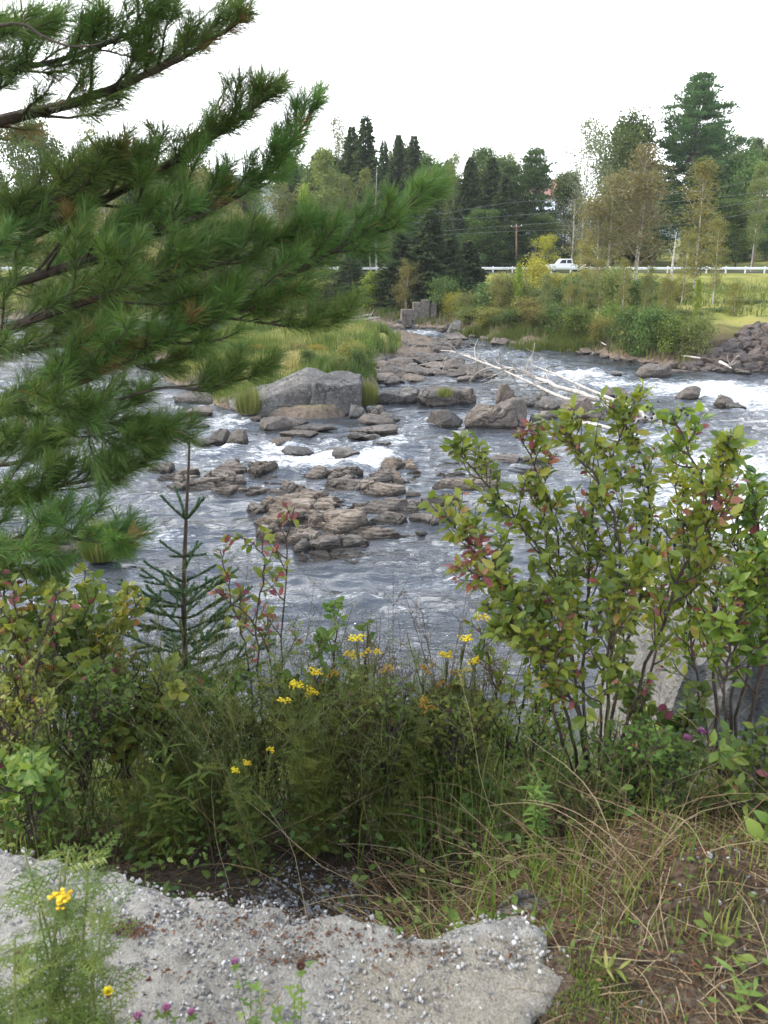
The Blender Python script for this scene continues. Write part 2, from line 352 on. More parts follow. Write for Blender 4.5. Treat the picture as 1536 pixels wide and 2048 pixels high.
# ------------------------------------------------------------------ terrain
far_pts = np.array([px(u, v)[:2] for u, v in [(-700, 636), (-200, 637), (300, 638), (600, 640), (700, 643), (790, 651), (900, 658), (1000, 683), (1100, 696), (1200, 713), (1300, 731), (1400, 744), (1536, 748), (1900, 752)]])
far_pts = np.vstack([[[-400, 95]], far_pts, [[400, far_pts[-1, 1] - 2]]])
def yfar(x): return np.interp(x, far_pts[:, 0], far_pts[:, 1])
NP_Y = [-60, -4, 0, 1.5, 1.75, 2.1, 2.8, 4, 6, 8, 9.6, 11, 14, 20]
NP_Z = [6.2, 5.7, 5.26, 5.26, 5.10, 4.90, 4.55, 3.85, 2.55, 1.15, .12, -.6, -1.0, -1.0]
isle = [(px(600, 820), 3.0, 2.6, .55), (px(500, 800), 2.0, 3.0, .5), (px(650, 770), 3.2, 5.0, .8), (px(560, 730), 5.0, 8.0, 1.0), (px(460, 745), 4.2, 6.0, .8), (px(660, 700), 5.5, 9.5, 1.0), (px(570, 672), 6.4, 7.0, 1.0), (px(400, 705), 4.6, 4.6, .7), (px(800, 690), 3.4, 9.0, .32)]
ROADY = 115.0
def H(x, y):
    x = np.asarray(x, float); y = np.asarray(y, float)
    z = np.interp(y + .35 * vnoise(x * .5, y * .2, seed=3) * smooth(3, 9, y), NP_Y, NP_Z)
    z = z + .115 * smooth(.20, .40, x) * (1 - smooth(2.6, 3.4, y)) * smooth(-1, 0, y)
    z = z + .22 * smooth(.5, .9, x) * smooth(1.5, 1.8, y) * (1 - smooth(2.6, 4.2, y))
    z = z - .12 * np.exp(-(((x + .2) / .35) ** 2 + ((y - 2.2) / .45) ** 2))
    s = y - (yfar(x) + .9 * fbm(x * .25, x * 0, seed=5, o=3))
    zb = np.interp(s, [-6, -1.5, 0, .8, 3, 8, 25, 60], [0, 0, .95, 1.25, 2.0, 2.5, 3.3, 4.3])
    zb = zb + 1.25 * smooth(17, 20, x) * smooth(0, 6, s) * (1 - smooth(20, 45, s))
    k = smooth(ROADY - 22, ROADY - 4, y); zb = np.where(y > ROADY - 22, np.maximum(zb, zb * (1 - k) + 5.45 * k), zb)
    zb = np.where(y > ROADY - 4, np.interp(y, [ROADY - 4, ROADY + 6, ROADY + 9, 180, 400, 3000], [5.45, 5.45, 5.7, 9, 14, 30]), zb)
    z = np.where(y > 30, -1.0 + zb, z)
    iz = np.zeros_like(z)
    for c, rx, ry, h in isle:
        d = ((x - c[0]) / rx) ** 2 + ((y - c[1]) / ry) ** 2
        iz = np.maximum(iz, (1.0 + h) * smooth(0, .75, 1.25 - d))
    z = np.maximum(z, -1.0 + iz)
    amp = .02 + .10 * smooth(3, 8, y) + .12 * smooth(40, 80, y)
    z = z + amp * fbm(x * .8, y * .8, seed=9) * np.where((y > ROADY - 6) & (y < ROADY + 8), .1, 1) + .012 * fbm(x * 9, y * 9, seed=12) * (y < 6)
    return z
def hit(u, v, y0=38.0, y1=112.0):
    yy = np.linspace(y0, y1, 1500); d = ray(u, v); xx = d[0] / d[1] * yy; zz = CAMZ + d[2] / d[1] * yy; h = H(xx, yy); k = np.argmax(zz < h)
    return np.array([xx[k], yy[k], h[k]])
def grow(a, b, s, g): 
    out = [a]
    while out[-1] < b: out.append(out[-1] + s); s *= g
    return out
xs = grow(0, 3.2, .045, 1.0); xs = xs[:-1] + grow(xs[-1], 34, .05, 1.022); xs = xs[:-1] + grow(xs[-1], 2600, .9, 1.14)
xs = np.array([-a for a in xs[:0:-1]] + xs)
ys = list(np.linspace(-60, -1, 14)) + grow(-.9, 5, .05, 1.0); ys = ys[:-1] + grow(ys[-1], 130, .06, 1.010); ys = ys[:-1] + grow(ys[-1], 3000, 1.5, 1.08)
ys = np.array(ys)
X, Y = np.meshgrid(xs, ys); Z = H(X.ravel(), Y.ravel())
b = Buf(); b.add(np.stack([X.ravel(), Y.ravel(), Z], -1), grid_quads(len(xs), len(ys)))
sdist = Y.ravel() - yfar(X.ravel())
isl = np.zeros(X.size)
for c, rx, ry, h in isle[:-1]: isl = np.maximum(isl, smooth(0, .4, 1.1 - ((X.ravel() - c[0]) / rx) ** 2 - ((Y.ravel() - c[1]) / ry) ** 2))
mead = np.maximum(smooth(3.0, 7, sdist) * (Y.ravel() > 30), isl * .8)
shore = np.where(Y.ravel() > 30, 1 - smooth(.35, .9, Z), smooth(6.5, 9, Y.ravel()))
struct(b.build('ground', M['ground'], None, True, {'meadow': mead, 'shore': shore}))
# far hills
b = Buf(); hx = np.linspace(-1500, 1500, 160)
hz = 50 + 118 * np.exp(-((hx + 420) / 330) ** 2) + 60 * np.exp(-((hx - 600) / 500) ** 2) + 12 * fbm(hx * .012, hx * 0, seed=4)
rows = []
for k in range(9):
    t = k / 8; rows.append(np.stack([hx, 1250 + 450 * t + 20 * vnoise(hx * .02, hx * 0 + k, seed=8), hz * (math.sin(t * PI / 2) if t < 1 else 1.0) + 3 * vnoise(hx * .08, hx * 0 + k, seed=6)], -1))
b.add(np.concatenate(rows), grid_quads(len(hx), 9)); M['hill'] = plain('forest_hill', (.035, .055, .03), .9, scale=.05, vary=.4)
struct(b.build('hills', M['hill'], None, True))
# road
b = Buf(); rx = np.linspace(-320, 320, 81)
b.add(np.concatenate([np.stack([rx, rx * 0 + ROADY - 2.8 + 0.0, rx * 0 + 4.53], -1), np.stack([rx, rx * 0 + ROADY + 3.4, rx * 0 + 4.53], -1)]), grid_quads(81, 2))
struct(b.build('road', M['asphalt']))

# ------------------------------------------------------------------ river
def gg(x, y, u, v, wu, hv, p=1.0):
    c = px(u, v); a = abs(px(u + wu / 2, v)[0] - px(u - wu / 2, v)[0]) / 2; d = abs(px(u, v - hv / 2)[1] - px(u, v + hv / 2)[1]) / 2
    return np.exp(-(((x - c[0]) / a) ** 2 + ((y - c[1]) / d) ** 2) * 1.0) * p
FOAM_GLINT = [(640, 920, 290, 44, .85), (745, 918, 140, 36, .95), (560, 902, 130, 34, .8), (470, 842, 100, 44, .7), (430, 892, 150, 40, .7), (800, 884, 80, 28, .6), (690, 888, 160, 26, .55), (200, 905, 460, 90, .50), (60, 935, 280, 80, .5),  # last two entries: sun glints on the left water, painted white like foam
        (320, 1075, 180, 50, .55), (1160, 748, 190, 22, .9), (1230, 768, 180, 20, .75), (1420, 777, 300, 36, 1.0), (1520, 800, 220, 50, .95), (990, 706, 180, 16, .55), (830, 666, 180, 12, .6), (890, 690, 100, 12, .5), (1080, 722, 150, 14, .45),
        (1500, 1040, 360, 210, 1.15), (1460, 930, 300, 80, 1.0), (1380, 1180, 300, 110, .9), (1250, 1000, 260, 110, .55), (1290, 870, 240, 40, .6), (900, 1160, 360, 44, .42), (740, 1195, 280, 40, .40), (960, 1110, 240, 40, .38), (560, 1215, 240, 50, .32), (860, 1230, 360, 40, .3),
        (850, 848, 60, 30, .55), (1150, 832, 160, 30, .45), (300, 1010, 200, 40, .32), (1080, 920, 300, 30, .32), (150, 1200, 460, 90, .35), (1000, 880, 240, 24, .3), (700, 860, 160, 16, .3)]
wx = grow(0, 16, .11, 1.0); wx = wx[:-1] + grow(wx[-1], 160, .13, 1.035); wx = np.array([-a for a in wx[:0:-1]] + wx)
wy = np.array(grow(8.2, 108, .075, 1.0052))
X, Y = np.meshgrid(wx, wy); X = X.ravel(); Y = Y.ravel()
fo = np.zeros(X.size)
for f in FOAM_GLINT: fo = np.maximum(fo, gg(X, Y, *f) * (.74 if f[4] < .6 else 1)) + .12 * gg(X, Y, *f)
turb = np.clip(fo * 1.2 + .12, 0, 1)
lump = fbm(X * .9, Y * 1.7, seed=21, o=5) * .09 + fbm(X * .35, Y * .6, seed=25, o=2) * .07
Zw = lump * (.32 + 1.35 * turb) + (.034 + .07 * turb) * fbm(X * 1.5, Y * 2.4, seed=33, o=3) + .012 * fbm(X * 3, Y * 4, seed=31, o=3)
b = Buf(); b.add(np.stack([X, Y, Zw], -1), grid_quads(len(wx), len(wy)))
struct(b.build('river_water', M['water'], None, True, {'foam': np.clip(fo, 0, 1.3), 'turb': turb}))  # 'foam' carries real foam and painted sun glints alike

# ------------------------------------------------------------------ concrete slab in front
SLABZ = 5.40
edge = [(-140, 1655), (0, 1692), (120, 1712), (230, 1748), (300, 1775), (430, 1792), (520, 1812), (600, 1818), (700, 1840), (800, 1856), (880, 1846), (950, 1832), (1040, 1815), (1085, 1860), (1110, 1910), (1150, 1958), (1120, 1998), (1060, 2020), (1045, 2060), (1000, 2250)]
ol = [px(u, v, SLABZ)[:2] for u, v in edge] + [np.array([.25, .1]), np.array([.2, -.6]), np.array([-3, -.6]), np.array([-2.6, 1.6])]
jag = []
for i, p in enumerate(ol):
    q = ol[(i + 1) % len(ol)]; n = max(1, int(np.linalg.norm(q - p) / .022)) if i < len(edge) else max(1, int(np.linalg.norm(q - p) / .2))
    for k in range(n):
        c = p + (q - p) * k / n; nn = np.array([-(q - p)[1], (q - p)[0]]) / (np.linalg.norm(q - p) + 1e-9)
        j = .03 * float(fbm(np.array([c[0] * 14]), np.array([c[1] * 14]), seed=41)[0]) if i < len(edge) else 0
        jag.append(c + nn * j)
jag = np.array(jag)
def inside(poly, P):
    r = np.zeros(len(P), bool); j = len(poly) - 1
    for i in range(len(poly)):
        a, c = poly[i], poly[j]
        cond = ((a[1] > P[:, 1]) != (c[1] > P[:, 1])) & (P[:, 0] < (c[0] - a[0]) * (P[:, 1] - a[1]) / (c[1] - a[1] + 1e-12) + a[0]); r ^= cond; j = i
    return r
gx, gy = np.meshgrid(np.arange(-2.6, .75, .024), np.arange(.0, 2.3, .024)); G = np.stack([gx.ravel(), gy.ravel()], -1) + RS(3).uniform(-.006, .006, (gx.size, 2))
G = G[inside(jag, G)]
pts = [Vector(p) for p in np.vstack([jag, G])]
ne = len(jag)
vv, ee, ff, _, _, _ = delaunay_2d_cdt(pts, [(i, (i + 1) % ne) for i in range(ne)], [list(range(ne))], 1, 1e-5)
V2 = np.array([(v.x, v.y) for v in vv]); 
def dist_edge(P):
    d = np.full(len(P), 9.0)
    for i in range(0, len(jag)):
        if jag[i, 1] > .3: d = np.minimum(d, np.hypot(P[:, 0] - jag[i, 0], P[:, 1] - jag[i, 1]))
    return d
de = dist_edge(V2)
zt = SLABZ + .006 * fbm(V2[:, 0] * 2.5, V2[:, 1] * 2.5, seed=44) + .006 * fbm(V2[:, 0] * 16, V2[:, 1] * 16, seed=45, o=3) - .02 * (1 - smooth(0, .022, de)) 
sandp = np.array([px(u, v, SLABZ)[:2] for u, v in [(705, 1905), (860, 1900), (1010, 1872), (1100, 1880), (1180, 1960), (1100, 2100), (900, 2200), (640, 2200), (690, 2000)]])
sd = inside(sandp + 0, V2 + .02 * np.stack([fbm(V2[:, 0] * 8, V2[:, 1] * 8, seed=51), fbm(V2[:, 0] * 8, V2[:, 1] * 8, seed=52)], -1)).astype(float)
zt = zt - .002 * sd
nv = len(V2); b = Buf()
V3 = np.column_stack([V2, zt]); bot = np.column_stack([V2, np.full(nv, SLABZ - .5)])
tri = [list(f) for f in ff if len(f) == 3]
from collections import Counter
ec = Counter()
for t in tri:
    for k in range(3): ec[(t[k], t[(k + 1) % 3])] += 1
skirt = [(a, c) for (a, c) in ec if (c, a) not in ec]
b.add(V3, None, tri); SV = []; q = []
for a, c in skirt: k = len(SV); SV += [V3[c], V3[a], bot[a], bot[c]]; q.append([k, k + 1, k + 2, k + 3])
b.add(SV, q)
struct(b.build('concrete_slab', M['concrete'], None, True, {'sandy': np.concatenate([sd, np.zeros(len(SV))])}))

# ------------------------------------------------------------------ rocks
def ico(sub):
    bm = bmesh.new(); bmesh.ops.create_icosphere(bm, subdivisions=sub, radius=1)
    v = np.array([list(x.co) for x in bm.verts]); t = np.array([[x.index for x in f.verts] for f in bm.faces]); bm.free(); return v, t
ICO = {k: ico(k) for k in (1, 2, 3, 4, 5)}
def rock_verts(seed, sub=5, planes=13, k=95., rough=.05, flat=0):
    r = RS(seed); v, t = ICO[sub]
    n = nrm(r.normal(size=(planes, 3))); d = r.uniform(.52, 1.0, planes)
    if flat: n = np.vstack([n, [[.05, .03, 1], [0, 0, -1]]]); d = np.append(d, [.62, .7]); n = nrm(n)
    dot = np.maximum(v @ n.T, .02); rr = d / dot
    rad = -np.log(np.exp(-k * np.minimum(rr, 3)).sum(1)) / k + .05
    rad = np.minimum(rad, 1.35)
    p = v * rad[:, None]
    p = p * (1 + rough * fbm(p[:, 0] * 2.2 + seed, p[:, 1] * 2.2, p[:, 2] * 2.2, seed=seed, o=5, g=.55)[:, None] * 1.3)
    return p, t
RMESH = {}
def rock_obj(name, key, matname, **kw):
    kk = (key, matname)
    if kk not in RMESH:
        p, t = rock_verts(key, **kw); b = Buf(); b.add(p, None, t); o = b.build(name, M[matname], None, not kw.get('facet')); RMESH[kk] = o; return o
    o = RMESH[kk].copy(); o.name = name; COL.objects.link(o); return o
rr = random.Random(5)
def rock(u, v, w, h, label, kind='rock', flat=False, depth=.85, seed=None, group=None, zbase=None, dark=False, rot=None):
    z0 = 0.0 if zbase is None else zbase
    c = px(u, v, z0); s = math.hypot(c[1], CAMZ - z0) / F
    W, Hh = w * s / 2, max(h * s * .76, .08)
    if flat: Hh = max(.10, h * s * .55)
    D = W * depth if not flat else max(W * .55, h * s * 1.2 / max(.12, (CAMZ / c[1])) * .25)
    key = (seed if seed is not None else rr.randrange(100, 112)) + (50 if flat else 0)
    o = rock_obj('river_rock', key, kind, flat=1 if flat else 0)
    o.location = (c[0], c[1] + D * .85, z0 + Hh * .12); o.scale = (W * 1.12, D * 1.12, Hh * 1.05); o.rotation_euler = (rr.uniform(-.06, .06), rr.uniform(-.08, .08), rot if rot is not None else rr.choice([0, PI]) + rr.uniform(-.25, .25))
    return tag(o, label, 'rock', group)
# the big split boulder at the island's tip
def boulder(seed, planes, loc, scl, rot, label, kind='greyrock'):
    n = nrm(np.array([p[:3] for p in planes], float)); d = np.array([p[3] for p in planes]); v, t = ICO[5]; r = RS(seed)
    n = np.vstack([n, nrm(r.normal(size=(7, 3)))]); d = np.append(d, r.uniform(.88, 1.05, 7))
    rad = np.minimum((d / np.maximum(v @ n.T, .02)), 3); rad = -np.log(np.exp(-60 * rad).sum(1)) / 60; p = v * np.minimum(rad, 1.4)[:, None]
    p = p * (1 + .07 * fbm(p[:, 0] * 2 + seed, p[:, 1] * 2, p[:, 2] * 2.4, seed=seed, o=6, g=.55)[:, None]); b = Buf(); b.add(p, None, t); o = b.build('boulder', M[kind], None, True)
    o.location = loc; o.scale = scl; o.rotation_euler = (0, 0, rot); return tag(o, label, 'boulder')
c1, c2 = px(580, 836), px(664, 834)
boulder(1, [(-.42, -.1, .9, .60), (.2, -1, .22, .66), (1, .0, .15, .80), (-.9, -.5, .2, .95), (0, 1, .2, .9), (.35, -.1, 1, .80)], (c1[0], c1[1] + 1.7, .25), (2.35, 2.0, 1.75), .05, 'big grey angular boulder with sloping left side at the tip of the grassy island')
boulder(2, [(.12, -.12, 1, .74), (.12, -1, .16, .70), (-1, -.1, .1, .80), (.95, -.25, .12, .84), (0, 1, .1, .9), (.6, -.6, .7, .95)], (c2[0], c2[1] + 1.5, .25), (1.55, 1.75, 1.72), .12, 'big grey square boulder with sheer dark face, right of the sloping island boulder')
RK = [
 (772, 809, 64, 40, 'grey slab sided boulder just right of the island grass', 'greyrock', 0), (812, 806, 40, 32, 'dark grey wedge rock beside the slab sided boulder', 'greyrock', 0),
 (886, 812, 110, 40, 'broad boulder with a tuft of dry grass on top', 'rock', 0), (925, 808, 50, 34, 'rounded brown rock at the right shoulder of the grass topped boulder', 'rock', 0),
 (896, 852, 74, 40, 'squared brown block, left end of the row of blocks in the water', 'rock', 0), (962, 855, 64, 46, 'squared brown block in the middle of the row of blocks', 'rock', 0), (1022, 856, 80, 46, 'long lumpy brown block, right end of the row of blocks', 'rock', 0), (1075, 850, 40, 24, 'small brown rock trailing off the row of blocks', 'rock', 0),
 (714, 836, 40, 26, 'small dark boulder against the sheer grey boulder', 'greyrock', 0), (749, 832, 32, 22, 'small round tan cobble beside the island grass', 'rock', 0), (776, 844, 36, 24, 'dark cobble below the round tan cobble', 'greyrock', 0),
 (760, 868, 84, 20, 'smooth flat pinkish rock on the water below the island', 'rock', 1), (744, 850, 70, 22, 'brown hump behind the smooth flat pinkish rock', 'rock', 0),
 (558, 834, 52, 34, 'small brown boulder in front of the big sloping boulder', 'rock', 0), (512, 842, 22, 14, 'little tan stone at the foot of the sloping boulder', 'rock', 0), (540, 862, 60, 28, 'brown wedge rock below the island tip', 'rock', 0), (586, 852, 58, 20, 'low rounded brown rock at the dark pool', 'rock', 0),
 (620, 862, 90, 14, 'thin flat slab lying on the pool edge below the island', 'rock', 1), (600, 875, 70, 16, 'dark wet flat rock in the run above the rapids', 'rock', 1), (560, 893, 46, 22, 'tilted brown boulder at the head of the white water', 'rock', 0), (586, 912, 58, 20, 'black wet boulder with foam around it', 'greyrock', 0),
 (690, 914, 70, 16, 'black wet rock between the two white chutes', 'greyrock', 0), (716, 876, 40, 10, 'small dark wet stone right of the run', 'greyrock', 0), (745, 879, 44, 12, 'low dark slab beside the small wet stone', 'greyrock', 0), (770, 892, 30, 8, 'thin wet stone at the lip of the right chute', 'greyrock', 0),
 (435, 887, 46, 24, 'brown boulder in the left channel, left of a pair', 'rock', 0), (472, 889, 42, 26, 'dark brown boulder in the left channel, right of a pair', 'rock', 0), (400, 888, 48, 16, 'low brown rock beside the pine boughs in the left channel', 'rock', 1), (397, 857, 32, 12, 'small dark stone in the left channel', 'greyrock', 0), (378, 848, 30, 14, 'small tan stone under the pine twig', 'rock', 0), (385, 833, 60, 22, 'brown rock at the water edge left of the island tip', 'rock', 0), (388, 808, 86, 26, 'broad flat brown rock below the island grass on the left', 'rock', 1), (462, 800, 36, 26, 'grey rock tucked in grass at the left of the island tip', 'greyrock', 0),
 (395, 722, 60, 26, 'pale rock in the island grass furthest left', 'greyrock', 0), (478, 728, 60, 24, 'pale flat rock showing through the island grass', 'greyrock', 0), (530, 735, 90, 16, 'long pale slab half buried in the island grass', 'greyrock', 1),
 (300, 870, 70, 20, 'brown rock behind the pine bough tips in the left water', 'rock', 0), (200, 866, 60, 16, 'low rock behind the hanging pine bough', 'rock', 1), (100, 862, 70, 16, 'low brown rock far left under the pine', 'rock', 1), (30, 875, 60, 14, 'flat rock at the left picture edge under the pine', 'rock', 1),
 (912, 681, 48, 18, 'flat pale boulder standing in the far channel', 'rock', 0), (912, 668, 34, 26, 'dark angular boulder behind the flat pale boulder', 'greyrock', 0), (884, 665, 26, 12, 'small boulder left of the dark angular boulder', 'rock', 0),
 (1315, 754, 52, 22, 'round pale boulder breaking the right channel', 'rock', 0), (1290, 745, 20, 10, 'pale cobble beside the round right channel boulder', 'rock', 0), (1365, 747, 70, 10, 'long low rock right of the round channel boulder', 'rock', 1), (1232, 751, 24, 10, 'lone dark cobble in the right channel', 'greyrock', 0),
 (1238, 797, 60, 26, 'reddish brown boulder behind the fallen trunk', 'rock', 0), (1268, 800, 20, 16, 'small dark stone right of the reddish boulder', 'greyrock', 0), (1380, 800, 50, 24, 'brown boulder at the right rapids edge, leftmost of three', 'rock', 0), (1452, 812, 34, 28, 'pointed tan boulder at the right rapids edge', 'rock', 0), (1474, 818, 40, 14, 'low dark stones below the pointed tan boulder', 'greyrock', 0),
 (1012, 812, 44, 44, 'tall dark brown boulder left of the fallen tree roots', 'rock', 0), (1058, 812, 34, 26, 'dark boulder beside the tall brown boulder', 'greyrock', 0), (1088, 800, 30, 18, 'small dark block under the fallen trunk', 'greyrock', 0), (1110, 820, 60, 30, 'jumbled dark block under the fallen trunk', 'greyrock', 0), (1150, 832, 60, 40, 'brown boulder under the roots of the fallen tree', 'rock', 0), (1190, 840, 50, 24, 'brown rock in the root jam', 'rock', 0), (1100, 838, 46, 16, 'low rounded rock below the root jam', 'rock', 0), (1270, 842, 34, 20, 'dark rock at the butt of the fallen trunk', 'greyrock', 0),
 (516, 1029, 36, 24, 'isolated round brown rock left of the big midstream ledge', 'ledge', 0), (845, 1070, 26, 8, 'tiny dark stone right of the big ledge', 'greyrock', 0), (830, 992, 30, 9, 'small flat stone in calm water by the right ledges', 'ledge', 1),
 (1010, 690, 36, 14, 'pale shore rock below the far green bank, upstream one', 'rock', 0), (1052, 693, 60, 11, 'flat shore slab below the green reeds', 'rock', 1), (1130, 697, 50, 11, 'flat shore slab at the downstream end of the reeds', 'rock', 1),
 (1190, 708, 60, 16, 'shore slab left of the square bank blocks', 'rock', 0), (1236, 708, 56, 38, 'large square block on the far bank below the driftwood', 'rock', 0), (1276, 716, 46, 36, 'dark faced square block in the far bank row', 'rock', 0), (1312, 718, 36, 36, 'tilted square block right of the dark faced block', 'rock', 0), (1352, 728, 50, 24, 'low block before the rubble slope', 'rock', 0), (1388, 736, 46, 28, 'grey split block at the foot of the rubble slope', 'greyrock', 0), (1424, 738, 40, 26, 'brown block right of the grey split block', 'rock', 0)]
for u, v, w, h, lab, kind, flat in RK: rock(u, v, w, h, lab, kind, bool(flat), depth=rr.uniform(.7, .95))
# fan of angular slabs between the island and the far channel
fan_poly = np.array([(742, 706), (800, 690), (850, 706), (900, 726), (985, 752), (1000, 772), (900, 772), (800, 770), (752, 768), (735, 740)], float)
k = 0
rf = RS(11)
while k < 52:
    u, v = rf.uniform(735, 1000), rf.uniform(690, 772)
    if not inside(fan_poly, np.array([[u, v]]))[0]: continue
    w = rf.uniform(26, 62) * (.6 + .55 * (v - 690) / 80)
    rock(u, v, w, w * rf.uniform(.20, .34), 'angular brown slab in the rock field between island and fallen tree', 'rock', False, depth=rf.uniform(.7, 1.1), seed=int(rf.randint(100, 112)), group='slabs between the island and the fallen tree'); k += 1
# shore cobbles along the far bank
for k in range(46):
    u = 640 + 900 * (k + rf.uniform(0, 1)) / 46; base = np.interp(u, [600, 700, 790, 900, 1000, 1100, 1200, 1300, 1400, 1536], [645, 648, 655, 662, 686, 698, 714, 732, 744, 748])
    w = rf.uniform(10, 26) * (.6 + .5 * (u - 640) / 900)
    rock(u, base + rf.uniform(-3, 2), w, w * rf.uniform(.35, .6), 'small brown rock in the line of stones along the far waterline', 'rock', False, seed=int(rf.randint(100, 112)), group='stones along the far waterline')
# rubble slope on the right bank
k = 0
while k < 230:
    u, v = rf.uniform(1370, 1570), rf.uniform(650, 744)
    if v < 738 - (u - 1370) * .66 + 4: continue
    x, y, zg = hit(u, v)
    o = rock_obj('rubble_boulder', int(rf.randint(120, 128)), 'rubble', k=60., rough=.03, sub=4); s = rf.uniform(.22, .62)
    o.location = (x, y, zg + s * .1); o.scale = (s * rf.uniform(.8, 1.3), s * rf.uniform(.7, 1.1), s * rf.uniform(.5, .8)); o.rotation_euler = tuple(rf.uniform(-.6, .6, 2)) + (rf.uniform(0, 6),)
    tag(o, 'broken dark boulder in the rubble slope at the right picture edge', 'rock', 'boulders of the right bank rubble slope'); k += 1
# low layered ledges in midstream
def ledge(u, v, w, h, hmax, seed, label):
    hmax = hmax * .44
    c = px(u, v); s = math.hypot(c[1], CAMZ) / F; W = w * s / 2 * 1.15; r = RS(900 + seed)
    D = abs(px(u, v - h / 2)[1] - px(u, v + h / 2)[1]) / 2 * 1.15
    st = max(.028, W / 110); nx = int(2 * W * 1.25 / st); ny = max(16, int(2 * D * 1.25 / st))
    gx, gy = np.meshgrid(np.linspace(-1.25, 1.25, nx), np.linspace(-1.25, 1.25, ny)); gx = gx.ravel(); gy = gy.ravel()
    x, y = gx * W, gy * D
    r2 = gx ** 2 + gy ** 2 + .45 * fbm(x * .7, y * .7, seed=seed, o=4)
    base = hmax * .95 * smooth(1.25, .6, r2) - .35 * smooth(.95, 1.35, r2) + hmax * .5 * fbm(x * .8 + 3, y * 1.1, seed=seed + 3, o=3)
    # broken bedrock: tilted blocks, long across the current
    ns = max(6, int(W * D * 4 / .34)); S = np.column_stack([r.uniform(-1.3, 1.3, ns) * W, r.uniform(-1.3, 1.3, ns) * D]); an = .22
    wxx = x + .16 * fbm(x * 1.6, y * 1.6, seed=seed + 20, o=3); wyy = y + .16 * fbm(x * 1.6, y * 1.6, seed=seed + 21, o=3)
    def rotd(a, b_): return (a * math.cos(an) + b_ * math.sin(an)) * .62, (-a * math.sin(an) + b_ * math.cos(an)) * 1.25
    px_, py_ = rotd(wxx, wyy); sx_, sy_ = rotd(S[:, 0], S[:, 1])
    d2 = (px_[:, None] - sx_[None]) ** 2 + (py_[:, None] - sy_[None]) ** 2; o2 = np.argsort(d2, 1)[:, :2]; ii = o2[:, 0]
    e = np.sqrt(np.take_along_axis(d2, o2[:, 1:2], 1)[:, 0]) - np.sqrt(np.take_along_axis(d2, o2[:, :1], 1)[:, 0])
    hb = r.uniform(-1.35, .85, ns) * hmax; tx = r.normal(.06, .10, ns); ty = r.normal(.16, .10, ns)
    z = base + hb[ii] + (x - S[ii, 0]) * tx[ii] + (y - S[ii, 1]) * ty[ii]
    stp = .075; q = (z + .06 * x + .10 * y) / stp; fl = np.floor(q); z = .25 * z + .75 * ((fl + smooth(.75, 1, q - fl)) * stp - .06 * x - .10 * y)
    z = z - .10 * np.exp(-(e / .035) ** 2) + .014 * fbm(x * 6, y * 6, seed=seed + 5, o=4)
    z = np.clip(z, -.35, hmax * 2.0)
    qd = grid_quads(nx, ny); qd = qd[(z[qd] > -.3).any(1)]
    b = Buf(); b.add(np.stack([x, y, z], -1), qd)
    o = b.build('rock_ledge', M['ledge'], None, False); o.location = (c[0], c[1], 0); return tag(o, label, 'rock ledge')
LD = [(480, 948, 130, 34, .42, 1, 'layered brown ledge in midstream just below the left white chute'), (335, 948, 80, 28, .3, 2, 'brown ledge whose left half hides behind pine needles'), (372, 958, 60, 20, .25, 3, 'small ledge behind the tip of the spruce sapling'), (430, 978, 170, 22, .22, 4, 'long thin ledge crossing behind the spruce tip'),
      (640, 968, 170, 44, .34, 5, 'broad flat ledge under the main white chute'), (560, 985, 110, 18, .2, 12, 'thin ledge left of the broad flat ledge'), (715, 957, 110, 26, .34, 6, 'ledge with a pool in front, right of the broad flat ledge'), (800, 945, 72, 30, .42, 7, 'blocky ledge at the foot of the right chute'), (755, 980, 90, 20, .24, 8, 'low ledge between two still pools'),
      (605, 1030, 190, 76, .36, 9, 'large broken ledge forming the left half of the midstream outcrop'), (790, 1035, 170, 56, .34, 10, 'large layered ledge forming the right half of the midstream outcrop'), (665, 1068, 220, 34, .26, 13, 'low cracked ledge along the front of the midstream outcrop'), (665, 1108, 170, 42, .40, 11, 'mossy humped ledge nearest the viewer in midstream'),
      (930, 945, 110, 40, .22, 14, 'low brown ledge behind the left twigs of the berry shrub'), (950, 975, 120, 20, .18, 15, 'thin ledge just above the shrub twigs'), (880, 1000, 60, 14, .16, 16, 'small ledge left of the shrub tip'), (1030, 930, 120, 24, .2, 18, 'low ledge seen through the red shrub leaves'),
      (150, 1098, 180, 30, .25, 17, 'flat ledge carrying a grass tussock in the left channel'), (830, 690, 170, 22, .5, 19, 'pale sloping rock shelf beyond the island grass'), (700, 655, 200, 10, .4, 20, 'long pale shelf at the far end of the island')]
for l in LD: ledge(*l)

# ------------------------------------------------------------------ leaf templates
LEAFQ = [[0, 1, 4, 3], [1, 2, 5, 4], [3, 4, 7, 6], [4, 5, 8, 7], [6, 7, 10, 9], [7, 8, 11, 10], [9, 10, 13, 12], [10, 11, 14, 13]]
def leaf_t(w, curl=.18, fold=.12, shape=(.25, .8, 1, .62, .04)):
    v = []
    for i, s in enumerate(shape):
        y = i / 4; z = -curl * y * y
        v += [(-w / 2 * s, y, z + fold * s * w), (0, y, z), (w / 2 * s, y, z + fold * s * w)]
    return np.array(v)
OVAL = leaf_t(.55); LANCE = leaf_t(.2, .3, .2, (.3, .9, 1, .6, .03)); ROUND = leaf_t(.85, .15, .1, (.45, .95, 1, .7, .05))
CARD = np.array([(0, 0, 0), (.35, .5, .06), (0, 1, 0), (-.35, .5, .06)]); CARDQ = [[0, 1, 2, 3]]
NCARD = np.array([(0, 0, 0), (.16, .45, .05), (0, 1, -.03), (-.16, .45, .05)])
